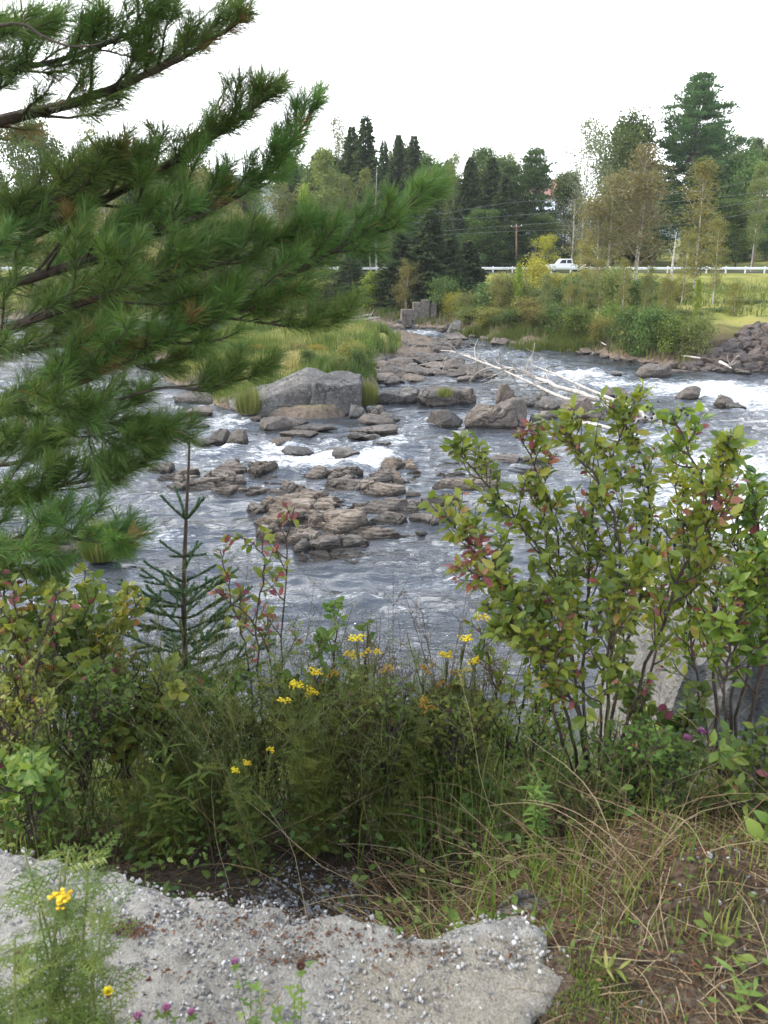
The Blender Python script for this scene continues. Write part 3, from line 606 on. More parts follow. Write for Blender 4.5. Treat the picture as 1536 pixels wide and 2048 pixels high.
def pinnate(n=7):
    v = []; q = []
    def quad(a, b_, c, d): k = len(v); v.extend([a, b_, c, d]); q.append([k, k + 1, k + 2, k + 3])
    for i in range(n):
        y = .14 + .84 * i / n; ln = .34 * (1 - .55 * (i / n) ** 1.5) * (.7 + .3 * min(1, i / 2))
        for sg in (-1, 1):
            dx, dy = sg * ln * .82, ln * .6; w_ = .020
            quad((0, y - w_, 0), (dx * .5, y + dy * .5 - w_, .02), (dx, y + dy, -.05), (dx * .5, y + dy * .5 + w_, .02))
            for t in (.35, .62):
                for s2 in (-1, 1):
                    bx, by = dx * t, y + dy * t; ll = .075 * (1.2 - t * .6)
                    quad((bx, by - .007, .015), (bx + sg * ll * .6, by + s2 * ll * .8, 0), (bx + sg * ll * .85, by + s2 * ll * .8, -.01), (bx + .012 * sg, by + .007, .015))
    quad((-.012, 0, 0), (.012, 0, 0), (.006, 1, 0), (-.006, 1, 0)); v = np.array(v); v[:, 2] -= .25 * v[:, 1] ** 2; return v, q
PINN, PINNQ = pinnate()
BLADE = np.array([(-.5, 0, 0), (.5, 0, 0), (-.42, .35, .05), (.42, .35, .05), (-.3, .7, .22), (.3, .7, .22), (0, 1, .5)])
BLADEQ = [[0, 1, 3, 2], [2, 3, 5, 4]]; BLADET = [[4, 5, 6]]
def rand_dirs(r, n): return nrm(r.normal(size=(n, 3)))

# ------------------------------------------------------------------ far trees
def wood_path(r, p0, d, L, n=6, up=.15, wob=.12):
    P = [np.array(p0, float)]; d = nrm(d)
    for k in range(n):
        d = nrm(d + r.normal(size=3) * wob + np.array([0, 0, up])); P.append(P[-1] + d * L / n)
    return np.array(P)
def spruce(seed, h, rad, n_cards=9000, mat='spruce', base=.04, gap=.32):
    def build():
        r = RS(seed); root = empty('spruce_tree'); wb = Buf(); tube(wb, [(0, 0, -.4), (0, 0, h * .5), (.05, 0, h)], [.016 * h, .009 * h, .01], 7)
        z = h * base; pos = []; dr = []; scl = []
        while z < h * .99:
            t = z / h; R = rad * (1 - t) ** .8 * (1 if t > .12 else .75 + t * 2); nb = r.randint(5, 8); a0 = r.uniform(0, 6.28)
            for k in range(nb):
                a = a0 + k * 6.283 / nb + r.uniform(-.3, .3); L = R * r.uniform(.5, 1.35) + .12
                dv = np.array([math.cos(a), math.sin(a), 0]); side = np.array([-dv[1], dv[0], 0])
                m = max(4, int(L * n_cards / (h * rad * 5.2)))
                s = r.uniform(0, 1, m) ** .6; sag = -.34 * L * s + .22 * L * s ** 2.5 + (.35 * t * L * s)
                lat = r.uniform(-1, 1, m) * (1.08 - s) * .42 * L
                P = dv * (s * L)[:, None] + side * lat[:, None]; P[:, 2] += z + sag + r.normal(size=m) * .07
                D = dv * (.55 + .3 * s)[:, None] + side * np.sign(lat)[:, None] * .6 + np.array([0, 0, 1]) * r.uniform(-.45, .15, m)[:, None]
                pos.append(P); dr.append(D); scl.append(r.uniform(.32, .7, m) * (.6 + .4 * (1 - t)))
                if L > .8: tube(wb, [(0, 0, z), tuple(dv * L * .5 + np.array([0, 0, z - .15 * L])), tuple(dv * L * .95 + np.array([0, 0, z - .12 * L]))], [.02 + .01 * L, .02, .008], 3, cap=False)
            z += gap * r.uniform(.75, 1.25) * (.55 + .6 * (1 - t))
        pos, dr, scl = np.concatenate(pos), np.concatenate(dr), np.concatenate(scl)
        cb = Buf(); stamp(cb, NCARD * [1.5, 1, 1], CARDQ, None, pos, frames(dr, np.array([0, 0, 1]) + .5 * r.normal(size=pos.shape)), scl, np.clip(r.normal(.45, .2, len(pos)) + .25 * fbm(pos[:, 0], pos[:, 1], pos[:, 2], seed=seed, o=2), 0, 1))
        wb.build('trunk', M['bark_dark'], root); cb.build('crown', M[mat], root); return root
    return build
def tall_pine(seed, h, rad, cb0=.16, mat='bigpine', dens=1.0, shape=None):
    shape = shape or ([.0, .12, .3, .6, .85, 1], [.3, .75, 1, .72, .38, .06])
    def build():
        r = RS(seed); root = empty('pine_tree'); wb = Buf(); tube(wb, [(0, 0, -.5), (.1, 0, h * .4), (0, .1, h * .98)], [.016 * h, .011 * h, .02], 8)
        pos = []; dr = []; z = h * cb0
        while z < h * .985:
            t = (z - h * cb0) / (h * (1 - cb0)); R = rad * np.interp(t, *shape); nb = r.randint(4, 7); a0 = r.uniform(0, 6.28)
            for k in range(nb):
                a = a0 + k * 6.283 / nb + r.uniform(-.4, .4); L = R * r.uniform(.55, 1.15) + .25; el = r.uniform(-.05, .25) + .5 * t
                dv = np.array([math.cos(a) * math.cos(el), math.sin(a) * math.cos(el), math.sin(el)])
                P = wood_path(r, (0, 0, z), dv, L, 7, .06, .10); tube(wb, P, np.linspace(.02 + .012 * L, .01, len(P)), 4, cap=False)
                for j in range(max(2, int(L * 2.1))):
                    s = r.uniform(.28, 1) ** .8; i = min(6, int(s * 7)); c = P[i] + (P[min(7, i + 1)] - P[i]) * (s * 7 - i)
                    c = c + r.normal(size=3) * np.array([.35, .35, .10]) * (.4 + L * .12)
                    m = int(26 * dens * r.uniform(.6, 1.4)); q = r.normal(size=(m, 3)) * np.array([.34, .34, .13]) + c
                    pos.append(q); dr.append(nrm(q - c) * .6 + dv * .6 + np.array([0, 0, .55]))
            z += r.uniform(.5, 1.05) * h / 26
        pos, dr = np.concatenate(pos), np.concatenate(dr); cb = Buf()
        stamp(cb, NCARD * [1.3, 1, 1], CARDQ, None, pos, frames(dr, r.normal(size=pos.shape)), r.uniform(.28, .5, len(pos)), np.clip(r.normal(.45, .22, len(pos)), 0, 1))
        wb.build('trunk', M['bark_dark'], root); cb.build('crown', M[mat], root); return root
    return build
def leafy(seed, h, rad, cb0, mat, n_leaves=9000, leaf=.26, bark='bark_dark', name='maple_tree', trunks=1, limbs=22, clump=.55, prof=None, thin=1.0, tr=.011, lean=.03, steep=.45):
    prof = prof or ([0, .2, .5, .8, 1], [.55, .95, 1, .7, .2])
    def build():
        r = RS(seed); root = empty(name); wb = Buf(); ends = []
        for tk in range(trunks):
            a = r.uniform(0, 6.28); off = np.array([math.cos(a), math.sin(a), 0]) * (.0 if trunks == 1 else .35); hh = h * (1 if tk == 0 else r.uniform(.75, .97))
            ln = r.normal(size=2) * lean * hh
            T = catmull([off + [0, 0, -.3], off + [ln[0] * .3, ln[1] * .3, hh * .35], off + [ln[0] * .8, ln[1] * .6, hh * .7], off + [ln[0], ln[1], hh * .99]], 14)
            tube(wb, T, np.linspace(tr * hh, .012, 14), 6)
            for k in range(limbs // trunks):
                t = (k + r.uniform(0, 1)) / (limbs // trunks); z = cb0 + (1 - cb0) * t * .97; i = z * 13; i0 = min(12, int(i)); p0 = T[i0] + (T[i0 + 1] - T[i0]) * (i - i0)
                R = rad * np.interp(t, *prof) * r.uniform(.65, 1.1); a = k * 2.4 + r.uniform(-.5, .5); el = steep + r.uniform(-.25, .3)
                d = np.array([math.cos(a) * math.cos(el), math.sin(a) * math.cos(el), math.sin(el)])
                P = wood_path(r, p0, d, R * 1.1, 6, .04, .14); tube(wb, P, np.linspace(.28 * tr * h * (1 - .6 * t), .012, 7), 4, cap=False)
                for j in range(2, 7): ends.append(P[j])
                for s in range(3):
                    j = r.randint(2, 6); Q = wood_path(r, P[j], d + r.normal(size=3) * .8, R * .5, 4, .05, .2); tube(wb, Q, np.linspace(.1 * tr * h, .008, 5), 3, cap=False); ends += [Q[2], Q[4]]
        ends = np.array(ends); w = r.uniform(.3, 1.5, len(ends)) ** 1.3; w /= w.sum()
        idx = r.choice(len(ends), int(n_leaves * thin), p=w); pos = ends[idx] + np.clip(r.normal(size=(len(idx), 3)), -1.5, 1.5) * clump * np.array([1, 1, .75]) * rad * .3
        pos[:, 2] = np.maximum(pos[:, 2], .1); cb = Buf(); ctone = r.normal(0, .2, len(ends))
        dr = rand_dirs(r, len(pos)) + [0, 0, -.35]
        stamp(cb, CARD, CARDQ, None, pos, frames(dr, rand_dirs(r, len(pos)) + [0, 0, .9]), r.uniform(.6, 1.25, len(pos)) * leaf, np.clip(r.normal(.45, .18, len(pos)) + ctone[idx], 0, 1))
        wb.build('trunk', M[bark], root); cb.build('crown', M[mat], root); return root
    return build
def bare(seed, h, rad, bark='bark_pale', name='dead_tree', limbs=16):
    def build():
        r = RS(seed); root = empty(name); wb = Buf(); T = catmull([(0, 0, -.3), (.1, .05, h * .5), (-.1, 0, h)], 12); tube(wb, T, np.linspace(.012 * h, .012, 12), 6)
        lb = Buf()
        for k in range(limbs):
            t = r.uniform(.3, .98); p0 = T[int(t * 11)]; a = r.uniform(0, 6.28); d = np.array([math.cos(a), math.sin(a), .8]); L = rad * (1.25 - t) * r.uniform(.6, 1.2)
            P = wood_path(r, p0, d, L, 6, .12, .2); tube(lb, P, np.linspace(.028, .010, 7), 4, cap=False)
            for s in range(3): Q = wood_path(r, P[r.randint(2, 6)], d + r.normal(size=3) * .7, L * .45, 4, .1, .2); tube(lb, Q, np.linspace(.016, .007, 5), 3, cap=False)
        wb.build('trunk', M[bark], root); lb.build('branches', M[bark], root); return root
    return build
def bush(seed, mat, name='bank_bush', n=4200, leaf=.16):
    return leafy(seed, 2.6, 1.7, .02, mat, n, leaf, 'bark_dark', name, 5, 40, .62, ([0, .3, .7, 1], [.9, 1, .8, .3]), 1, .008, .18, .5)

BH = {'spruce': 16.0, 'spruce_b': 16.0, 'fir': 14.0, 'young': 7.0, 'pine': 28.0, 'pine_b': 16.0, 'maple': 14.0, 'maple_b': 14.0, 'birch': 13.0, 'birch_b': 13.0, 'aspen': 12.0, 'aspen_b': 12.0, 'olive': 9.0, 'pale': 12.0, 'lime': 6.0, 'yellowsap': 5.0, 'snag': 10.0, 'barebirch': 12.0, 'bush': 2.6, 'bush_b': 2.6, 'bush_y': 2.6, 'bush_o': 2.6, 'bush_l': 2.6}
BUILD = {'spruce': spruce(1, 16, 2.7, 11000), 'spruce_b': spruce(2, 16, 2.3, 10000, gap=.36), 'fir': spruce(3, 14, 3.6, 15000, gap=.3), 'young': spruce(4, 7, 1.9, 7000, gap=.3),
         'pine': tall_pine(5, 28, 6.6, .22, dens=1.5), 'pine_b': tall_pine(6, 16, 2.6, .38, dens=1.0, shape=([0, .2, .6, .85, 1], [.5, .9, 1, .6, .15])),
         'maple': leafy(7, 14, 4.2, .12, 'maple', 15000, .30, clump=.55), 'maple_b': leafy(8, 14, 3.6, .05, 'maple', 14000, .28, clump=.6),
         'birch': leafy(9, 13, 2.2, .22, 'birch', 8500, .2, 'bark_pale', 'birch_tree', 1, 30, .6, ([0, .25, .6, 1], [.7, 1, .8, .2]), 1, .0075, .02, .8), 'birch_b': leafy(10, 13, 2.6, .15, 'birch', 8000, .2, 'bark_pale', 'birch_tree', 2, 34, .6, None, 1, .007, .05, .8),
         'aspen': leafy(11, 12, 2.5, .2, 'aspen', 9500, .17, 'bark_pale', 'aspen_tree', 2, 40, .55, ([0, .25, .6, 1], [.75, 1, .75, .2]), 1, .0075, .03, .75), 'aspen_b': leafy(12, 12, 2.0, .16, 'olive', 5600, .16, 'bark_pale', 'aspen_tree', 1, 34, .5, ([0, .3, .7, 1], [.6, .8, 1, .35]), 1, .0075, .03, .8),
         'olive': leafy(13, 9, 2.4, .06, 'olive', 7000, .2, 'bark_pale', 'alder_tree', 3, 30, .6), 'pale': leafy(14, 12, 2.8, .25, 'pale', 4200, .2, 'bark_pale', 'poplar_tree', 1, 26, .7),
         'lime': leafy(15, 6, 1.2, .1, 'lime', 3200, .18, 'bark_dark', 'young_poplar', 1, 22, .6, None, 1, .008, .03, .9), 'yellowsap': leafy(16, 5, 1.8, .1, 'yellow', 2600, .2, 'bark_dark', 'young_maple', 2, 22, .6, None, 1, .008, .08, .5),
         'snag': bare(17, 10, 2.2, 'bark_dark'), 'barebirch': bare(18, 12, 2.0), 'bush': bush(19, 'maple'), 'bush_b': bush(20, 'birch'), 'bush_y': bush(21, 'yellow', n=3000), 'bush_o': bush(22, 'olive'), 'bush_l': bush(23, 'herb')}
def tree(kind, u, vt, d, w, label, cat, group=None, vb=None):
    x = pxd(u, vt, d)[0]; zg = float(H(np.array([x]), np.array([d]))[0])
    if vb is not None: zg = min(zg, pxd(u, vb, d)[2]) if kind != 'x' else zg
    top = pxd(u, vt, d)[2]; s = (top - zg) / BH[kind]
    W0 = {'spruce': 4.0, 'spruce_b': 3.4, 'fir': 6.0, 'young': 3.4, 'pine': 13.4, 'pine_b': 5.6, 'maple': 8.8, 'maple_b': 7.6, 'birch': 4.6, 'birch_b': 5.6, 'aspen': 5.2, 'aspen_b': 4.2, 'olive': 5.2, 'pale': 5.8, 'lime': 2.7, 'yellowsap': 3.8, 'snag': 4, 'barebirch': 3.6}.get(kind, 3.8)
    sx = (w / F * d * 1.05) / W0
    place(kind, BUILD[kind], (x, d, zg - .05), (sx, sx, s), rr.uniform(0, 6.28), label, cat, group)
TREES = [
 ('pine', 1405, 150, 132, 185, 'tallest tree, broad white pine towering at the upper right', 'tree'),
 ('maple', 1250, 240, 130, 150, 'dark green maple left of the towering pine', 'tree'), ('pale', 1180, 242, 124, 100, 'sparse pale leaved poplar against the sky left of the dark maple', 'tree'), ('snag', 1290, 210, 135, 60, 'bare dead treetop poking up between maple and towering pine', 'tree'),
 ('aspen', 1292, 290, 98, 130, 'brownish aspen with two pale trunks before the guardrail', 'tree'), ('aspen', 1222, 348, 96, 130, 'shorter brownish aspen left of the two trunked aspen', 'tree'),
 ('aspen_b', 1418, 328, 68, 100, 'yellow brown aspen on a single pale trunk at the right meadow', 'tree'), ('aspen_b', 1378, 470, 66, 60, 'small thin aspen just left of the single trunk aspen', 'tree'), ('aspen_b', 1446, 440, 64, 60, 'leaning pale trunk aspen just right of the single trunk aspen', 'tree'),
 ('aspen_b', 1205, 520, 68, 50, 'slender birch trunk at the driftwood on the far bank', 'tree'),
 ('barebirch', 1352, 462, 84, 90, 'leafless pale tree with spreading twigs before the guardrail', 'tree'), ('barebirch', 1150, 400, 122, 60, 'bare pale stems behind the pickup truck', 'tree'),
 ('pine_b', 1071, 302, 126, 66, 'round topped pine with a bare lower trunk in front of the house', 'tree'),
 ('maple_b', 1140, 345, 136, 80, 'grey green tree right of the house roof', 'tree'), ('maple_b', 1210, 400, 128, 100, 'leafy maple behind the brownish aspen', 'tree'), ('maple', 1320, 400, 128, 120, 'dark maple at the foot of the towering pine', 'tree'),
 ('maple', 1500, 310, 126, 120, 'green maple at the right picture edge', 'tree'), ('maple_b', 1450, 400, 122, 110, 'dark leafy tree behind the right aspens', 'tree'), ('birch', 1530, 330, 118, 60, 'pale green birch clipped by the right picture edge', 'tree'),
 ('fir', 985, 312, 124, 84, 'broad dark fir right of centre above the road', 'tree'), ('fir', 942, 312, 126, 70, 'dark fir left of the broad dark fir', 'tree'), ('spruce_b', 898, 315, 134, 50, 'thin spruce top showing over the centre treeline', 'tree'), ('fir', 1012, 345, 121, 70, 'lower dark fir at the edge of the house gap', 'tree'), ('spruce', 868, 345, 130, 60, 'dark spruce left of the thin spruce top', 'tree'),
 ('maple_b', 960, 420, 119.5, 90, 'dark leafy tree low behind the guardrail, left of the pole', 'tree'), ('maple_b', 1075, 430, 121, 90, 'dark leafy tree behind the pole', 'tree'), ('maple_b', 1010, 440, 120.5, 70, 'rounded leafy tree directly left of the utility pole', 'tree'),
 ('spruce', 828, 268, 128, 56, 'pointed spruce, right one of the centre pair', 'tree'), ('spruce', 797, 266, 130, 50, 'pointed spruce, left one of the centre pair', 'tree'), ('spruce_b', 768, 278, 136, 40, 'narrow spruce left of the centre pair', 'tree'),
 ('spruce_b', 731, 228, 120, 66, 'tallest dark spruce left of centre', 'tree'), ('fir', 704, 250, 122, 80, 'broad dark fir left of the tallest dark spruce', 'tree'), ('pale', 672, 238, 128, 60, 'airy poplar top behind the pine bough tip', 'tree'),
 ('birch', 645, 300, 108, 86, 'light green birch with white trunk behind the upright bough tip', 'tree'), ('lime', 610, 378, 104, 40, 'bright lime green sapling left of the white birch', 'tree'), ('birch_b', 560, 360, 106, 90, 'olive birch behind the middle pine bough', 'tree'), ('olive', 480, 420, 104, 100, 'yellow olive alder seen through the pine boughs', 'tree'),
 ('barebirch', 752, 335, 112, 60, 'bare whitish stems in front of the centre spruces', 'tree'), ('birch', 740, 340, 110, 50, 'small birch among the bare whitish stems', 'tree'), ('birch_b', 690, 350, 112, 80, 'green birch right of the white birch', 'tree'),
 ('fir', 862, 415, 88, 104, 'dark fir rising straight from the stone pier', 'tree'), ('fir', 905, 465, 89, 70, 'dark conifer right of the fir at the stone pier', 'tree'), ('fir', 800, 460, 90, 86, 'dark conifer left of the fir at the stone pier', 'tree'), ('young', 937, 480, 92, 66, 'small pointed spruce at the left end of the guardrail', 'tree'), ('olive', 812, 520, 86, 50, 'greenish alder at the water left of the stone pier', 'tree'), ('lime', 745, 545, 90, 80, 'light green young poplar on the far bank behind the lowest big bough', 'tree'), ('fir', 700, 500, 94, 70, 'shadowy fir behind the big bough tip', 'tree'), ('birch_b', 780, 400, 108, 60, 'slim birch between the spruces and the pine bough', 'tree'),
 ('olive', 400, 310, 112, 90, 'yellowish tree behind the upper pine boughs', 'tree'), ('birch_b', 300, 280, 112, 110, 'pale birch behind the pine, second from the left edge', 'tree'), ('olive', 190, 262, 110, 120, 'yellow green tree top showing left between pine boughs', 'tree'), ('maple', 70, 250, 116, 130, 'leafy tree behind the pine at the left picture edge', 'tree'), ('olive', 540, 440, 103, 90, 'yellowing alder low behind the pine', 'tree'), ('olive', 420, 440, 103, 100, 'yellowing alder left of the low one', 'tree'),
 ('yellowsap', 1082, 472, 108, 46, 'yellow green young maple left of the pickup truck', 'tree'), ('yellowsap', 1168, 478, 106, 36, 'yellow young maple in front of the pickup truck', 'tree')]
for t in TREES: tree(*t)
for k in range(78):
    kind = rr.choice(['maple', 'maple_b', 'maple', 'spruce', 'fir', 'birch_b', 'spruce_b'])
    y = rr.uniform(135, 215); x = (rr.uniform(-.62, .62) if k < 55 else rr.uniform(.38, .56)) * y
    zg = float(H(np.array([x]), np.array([y]))[0]); top = 7 + y * (rr.uniform(.06, .108) if k < 55 else rr.uniform(.085, .122))
    u = 768 + x / (y * math.cos(PITCH)) * F
    if 1020 < u < 1150 and y > 140: continue
    s = (top + 2 - zg) / BH[kind]; sx = rr.uniform(.9, 1.25)
    nm = {'spruce': 'dark spruce', 'spruce_b': 'narrow dark spruce', 'fir': 'broad dark fir', 'maple': 'leafy maple', 'maple_b': 'rounded leafy tree', 'birch_b': 'pale green birch'}[kind]
    place(kind, BUILD[kind], (x, y, zg - .1), (sx, sx, s), rr.uniform(0, 6.28), nm + ' within the forest mass behind the road', 'tree', 'forest trees behind the road: ' + nm)
for u, vt, kind, w, dd, lab in [(1000, 545, 'olive', 36, 5, 'spindly alder at the upstream end of the thicket'), (1040, 530, 'lime', 26, 6, 'spindly lime green sapling behind the upstream reeds'), (1095, 545, 'birch_b', 40, 5, 'small birch in the middle of the far thicket'), (1140, 560, 'olive', 36, 4, 'small alder over the downstream end of the reeds'), (1172, 540, 'aspen_b', 36, 7, 'small thin aspen left of the slender birch trunk'), (1255, 520, 'aspen_b', 40, 6, 'small thin aspen right of the slender birch trunk'), (1300, 530, 'birch_b', 40, 6, 'small birch above the largest dark bush'), (1340, 545, 'olive', 40, 5, 'small alder above the low block'), (1400, 560, 'lime', 26, 5, 'lime green sapling at the top of the rubble slope'), (1475, 560, 'olive', 44, 9, 'small alder over the middle of the rubble slope')]:
    xx = px(u, np.interp(u, [900, 1000, 1100, 1200, 1300, 1400, 1536], [658, 683, 696, 713, 731, 744, 748]))[0]; tree(kind, u, vt, float(yfar(xx)) + dd, w, lab, 'tree')
for k in range(46):
    kind = rr.choice(['maple_b', 'fir', 'birch_b', 'maple', 'birch_b', 'spruce', 'birch']); y = rr.uniform(124, 142); x = rr.uniform(-.20, .17) * y if k < 30 else rr.uniform(-.5, -.15) * y
    zg = float(H(np.array([x]), np.array([y]))[0]); top = 7 + y * (rr.uniform(.080, .116) if k < 30 else rr.uniform(.05, .10)); s = (top - zg) / BH[kind]; sx = rr.uniform(.9, 1.3)
    nm = {'spruce': 'dark spruce', 'fir': 'broad dark fir', 'maple': 'leafy maple', 'maple_b': 'rounded leafy tree', 'birch_b': 'pale green birch', 'birch': 'slim pale birch'}[kind]
    place(kind, BUILD[kind], (x, y, zg - .1), (sx, sx, s), rr.uniform(0, 6.28), nm + ' in the first rows of the wood left of the house', 'tree', 'first rows of the wood: ' + nm)
BUSH = [('bush', 985, 570, 77, 90, 'grey green bush at the upstream end of the far bank thicket'), ('bush_b', 1030, 560, 74, 110, 'wide pale bush above the far waterline'), ('bush_y', 1072, 530, 84, 90, 'yellow green bush in the middle of the far bank'), ('bush_y', 1130, 556, 84, 90, 'yellow bush below the pickup truck'), ('bush', 1100, 580, 72, 120, 'dark bush under the yellow green bush'), ('bush', 1160, 560, 72, 110, 'dark green bush left of the slender birch trunk'), ('bush_o', 1185, 545, 76, 90, 'olive bush behind the slender birch trunk'),
        ('bush_b', 1235, 545, 66, 90, 'pale bush right of the slender birch trunk'), ('bush', 1280, 560, 64, 120, 'round dark green bush on the far bank'), ('bush_l', 1235, 610, 62, 80, 'small green bush over the square bank blocks'), ('bush_l', 1320, 612, 60, 90, 'fresh green bush right of the round dark bush'), ('bush_b', 1385, 620, 57, 90, 'light green bush at the top of the rubble slope'), ('bush_b', 1340, 570, 68, 90, 'thin bush under the leafless pale tree'), ('bush', 1440, 615, 62, 100, 'dark bush along the top of the rubble slope'), ('bush', 1500, 600, 66, 100, 'dark hedge bush near the right picture edge'), ('bush_o', 1060, 600, 70, 80, 'low olive bush leaning to the far water'), ('bush', 890, 560, 84, 80, 'dark bush beside the stone pier'), ('bush_y', 905, 590, 82, 50, 'yellowish sapling right of the stone pier'), ('bush_b', 940, 590, 79, 90, 'pale grassy bush downstream of the stone pier'),
        ('bush_o', 640, 560, 97, 140, 'bush at the head of the left channel'), ('bush_b', 540, 500, 100, 160, 'pale thicket bush behind the pine, right one'), ('bush_o', 420, 510, 100, 160, 'olive thicket bush behind the pine, middle one'), ('bush_o', 280, 500, 100, 180, 'olive thicket bush behind the pine, left one'), ('bush_b', 120, 490, 100, 200, 'thicket bush behind the pine at the far left'), ('bush', 745, 575, 92, 80, 'green bush on the bank below the young poplar'), ('bush', 660, 540, 96, 90, 'dark bush behind the lowest big bough'), ('bush_y', 590, 470, 104, 130, 'golden bush at the roadside behind the pine'),
        ('bush_b', 640, 712, 46, 60, 'small green bush in the middle of the island'), ('bush_o', 700, 690, 45, 70, 'brownish bush at the right side of the island'), ('bush', 615, 700, 43.5, 46, 'dark green bush just behind the big island boulder'), ('bush_l', 560, 705, 47, 40, 'small leafy bush at the left shoulder of the island boulder'), ('bush_b', 680, 715, 42, 44, 'pale bush above the square island boulder'), ('bush_o', 590, 690, 51, 60, 'brown green bush in the heart of the island'), ('bush_b', 665, 672, 55, 70, 'pale green bush on the rear right of the island'), ('bush', 715, 700, 44, 44, 'dark little bush at the right slope of the island'), ('bush_l', 540, 672, 56, 60, 'fresh green bush on the rear left of the island'), ('bush_y', 635, 690, 50, 44, 'yellowish bush behind the small green island bush'), ('bush_l', 735, 682, 48, 50, 'green bush at the right edge of the island'), ('bush_y', 520, 690, 50, 60, 'yellow green bush at the left of the island'), ('bush_b', 600, 680, 54, 60, 'bushy sapling at the back of the island')]
SH = [(940, 615, 'bush_b', 70, 'pale low bush at the waterline just right of the stone pier'), (985, 618, 'bush_o', 80, 'olive low bush overhanging the water upstream of the reeds'), (1030, 620, 'bush', 80, 'green low bush behind the upstream reeds'), (1075, 618, 'bush_o', 80, 'olive low bush behind the middle of the reeds'), (1120, 610, 'bush', 84, 'dark low bush behind the lush reeds'), (1165, 618, 'bush_l', 76, 'fresh green low bush at the downstream end of the reeds'), (1205, 640, 'bush_o', 56, 'small olive bush at the foot of the slender birch trunk'), (1262, 625, 'bush', 84, 'dark bush hanging over the square bank blocks'), (1305, 622, 'bush', 90, 'largest dark bush over the dark faced block'), (1348, 632, 'bush_l', 80, 'light bush above the low block'), (1392, 640, 'bush_b', 74, 'pale bush at the upper left corner of the rubble slope')]
for u, vt, kind, w, lab in SH:
    xx = px(u, np.interp(u, [900, 1000, 1100, 1200, 1300, 1400], [658, 683, 696, 713, 731, 744]))[0]; BUSH.append((kind, u, vt, float(yfar(xx)) + (2.2 if u > 1190 else 2.8), w, lab))
for kind, u, vt, d, w, lab in BUSH: tree(kind, u, vt, d, w, lab, 'bush')

# ------------------------------------------------------------------ roadside things
g = empty('guardrail', (0, ROADY - 3.6, 0)); tag(g, 'long white metal guardrail along the road across the river', 'guardrail')
b = Buf(); rxs = np.linspace(-120, 75, 100)
prof = [(0, .78), (-.05, .74), (-.05, .66), (0, .62), (-.05, .58), (-.05, .5), (0, .46), (.02, .46), (.02, .78)]
b.add(np.concatenate([np.stack([rxs, rxs * 0 + p[0], rxs * 0 + p[1] + 4.45], -1) for p in prof]), np.vstack([grid_quads(100, 2) + k * 100 for k in range(len(prof) - 1)])); b.build('rail', M['galv'], g)
post0 = None
for k, x in enumerate(np.arange(-118, 75, 2.6)):
    if post0 is None: pb = Buf(); box(pb, (0, .12, 4.75), (.15, .15, 1.2)); post0 = pb.build('post', M['galv'], g); post0.location.x = x
    else: c = post0.copy(); COL.objects.link(c); c.parent = g; c.location.x = x
def pole(u, vt, vb, d, label):
    root = empty('utility_pole'); x = pxd(u, vt, d)[0]; zt = pxd(u, vt, d)[2]; zg = float(H(np.array([x]), np.array([d]))[0]); hh = zt - zg
    pb = Buf(); tube(pb, [(0, 0, -.3), (0, 0, hh * .5), (0, 0, hh)], [.17, .15, .12], 10); pb.build('pole', M['polewood'], root)
    cb = Buf(); box(cb, (0, -.16, hh - .35), (1.6, .1, .12)); cb.build('crossarm', M['polewood'], root)
    for k in (-.7, 0, .7): ib = Buf(); tube(ib, [(k, -.16, hh - .29), (k, -.16, hh - .2), (k, -.16, hh - .12)], [.03, .06, .04], 8); ib.build('insulator', M['white'], root)
    root.location = (x, d, zg); tag(root, label, 'utility pole'); return root
pole(1037, 448, 525, 118.5, 'brown wooden utility pole left of the pickup truck').rotation_euler = (0, -.05, 0)
pole(1524, 388, 530, 120.5, 'wooden utility pole with pale insulators at the right picture edge')
for pts, lab in [([(880, 428), (1037, 404), (1330, 390), (1560, 352)], 'topmost overhead wire crossing the trees'), ([(880, 441), (1037, 430), (1330, 405), (1560, 380)], 'second overhead wire from the top'), ([(880, 462), (1037, 450), (1330, 430), (1560, 394)], 'third overhead wire from the top'), ([(880, 470), (1037, 462), (1330, 452), (1560, 416)], 'lowest overhead wire, above the guardrail')]:
    b = Buf(); P = np.array([pxd(u, v, 114) for u, v in pts]); e = P[0] + (P[0] - P[1]); tube(b, catmull(np.vstack([e, P, P[-1] + (P[-1] - P[-2])]), 50), .009, 5); tag(b.build('power_line', M['wire']), lab, 'wire')
# pickup truck
c = pxd(1128, 533, ROADY); tr = empty('pickup_truck', (c[0], ROADY - .6, 4.54)); tag(tr, 'white pickup truck driving on the road behind the yellow saplings', 'pickup truck')
def side_solid(buf, prof, w, y0=0.0, rnd=.5):
    n = len(prof); V = [(p[0], y0 - w / 2, p[1]) for p in prof] + [(p[0], y0 + w / 2, p[1]) for p in prof]
    bm = bmesh.new(); vs = [bm.verts.new(v) for v in V]; bm.faces.new(vs[:n][::-1]); bm.faces.new(vs[n:])
    for i in range(n): bm.faces.new([vs[i], vs[(i + 1) % n], vs[n + (i + 1) % n], vs[n + i]])
    bmesh.ops.bevel(bm, geom=[e for e in bm.edges], offset=.03, segments=2, affect='EDGES'); bmesh.ops.triangulate(bm, faces=bm.faces); bm.verts.index_update()
    buf.add([list(v.co) for v in bm.verts], None, [[v.index for v in f.verts] for f in bm.faces], rnd); bm.free()
b = Buf(); side_solid(b, [(-2.6, .45), (-2.65, .95), (-1.5, 1.05), (-.9, 1.05), (2.6, 1.05), (2.65, .5), (1.9, .4), (-1.8, .4)], 1.85); b.build('body', M['white'], tr)
b = Buf(); side_solid(b, [(-1.3, 1.05), (-.7, 1.72), (.75, 1.74), (.95, 1.05)], 1.6); b.build('cab', M['white'], tr)
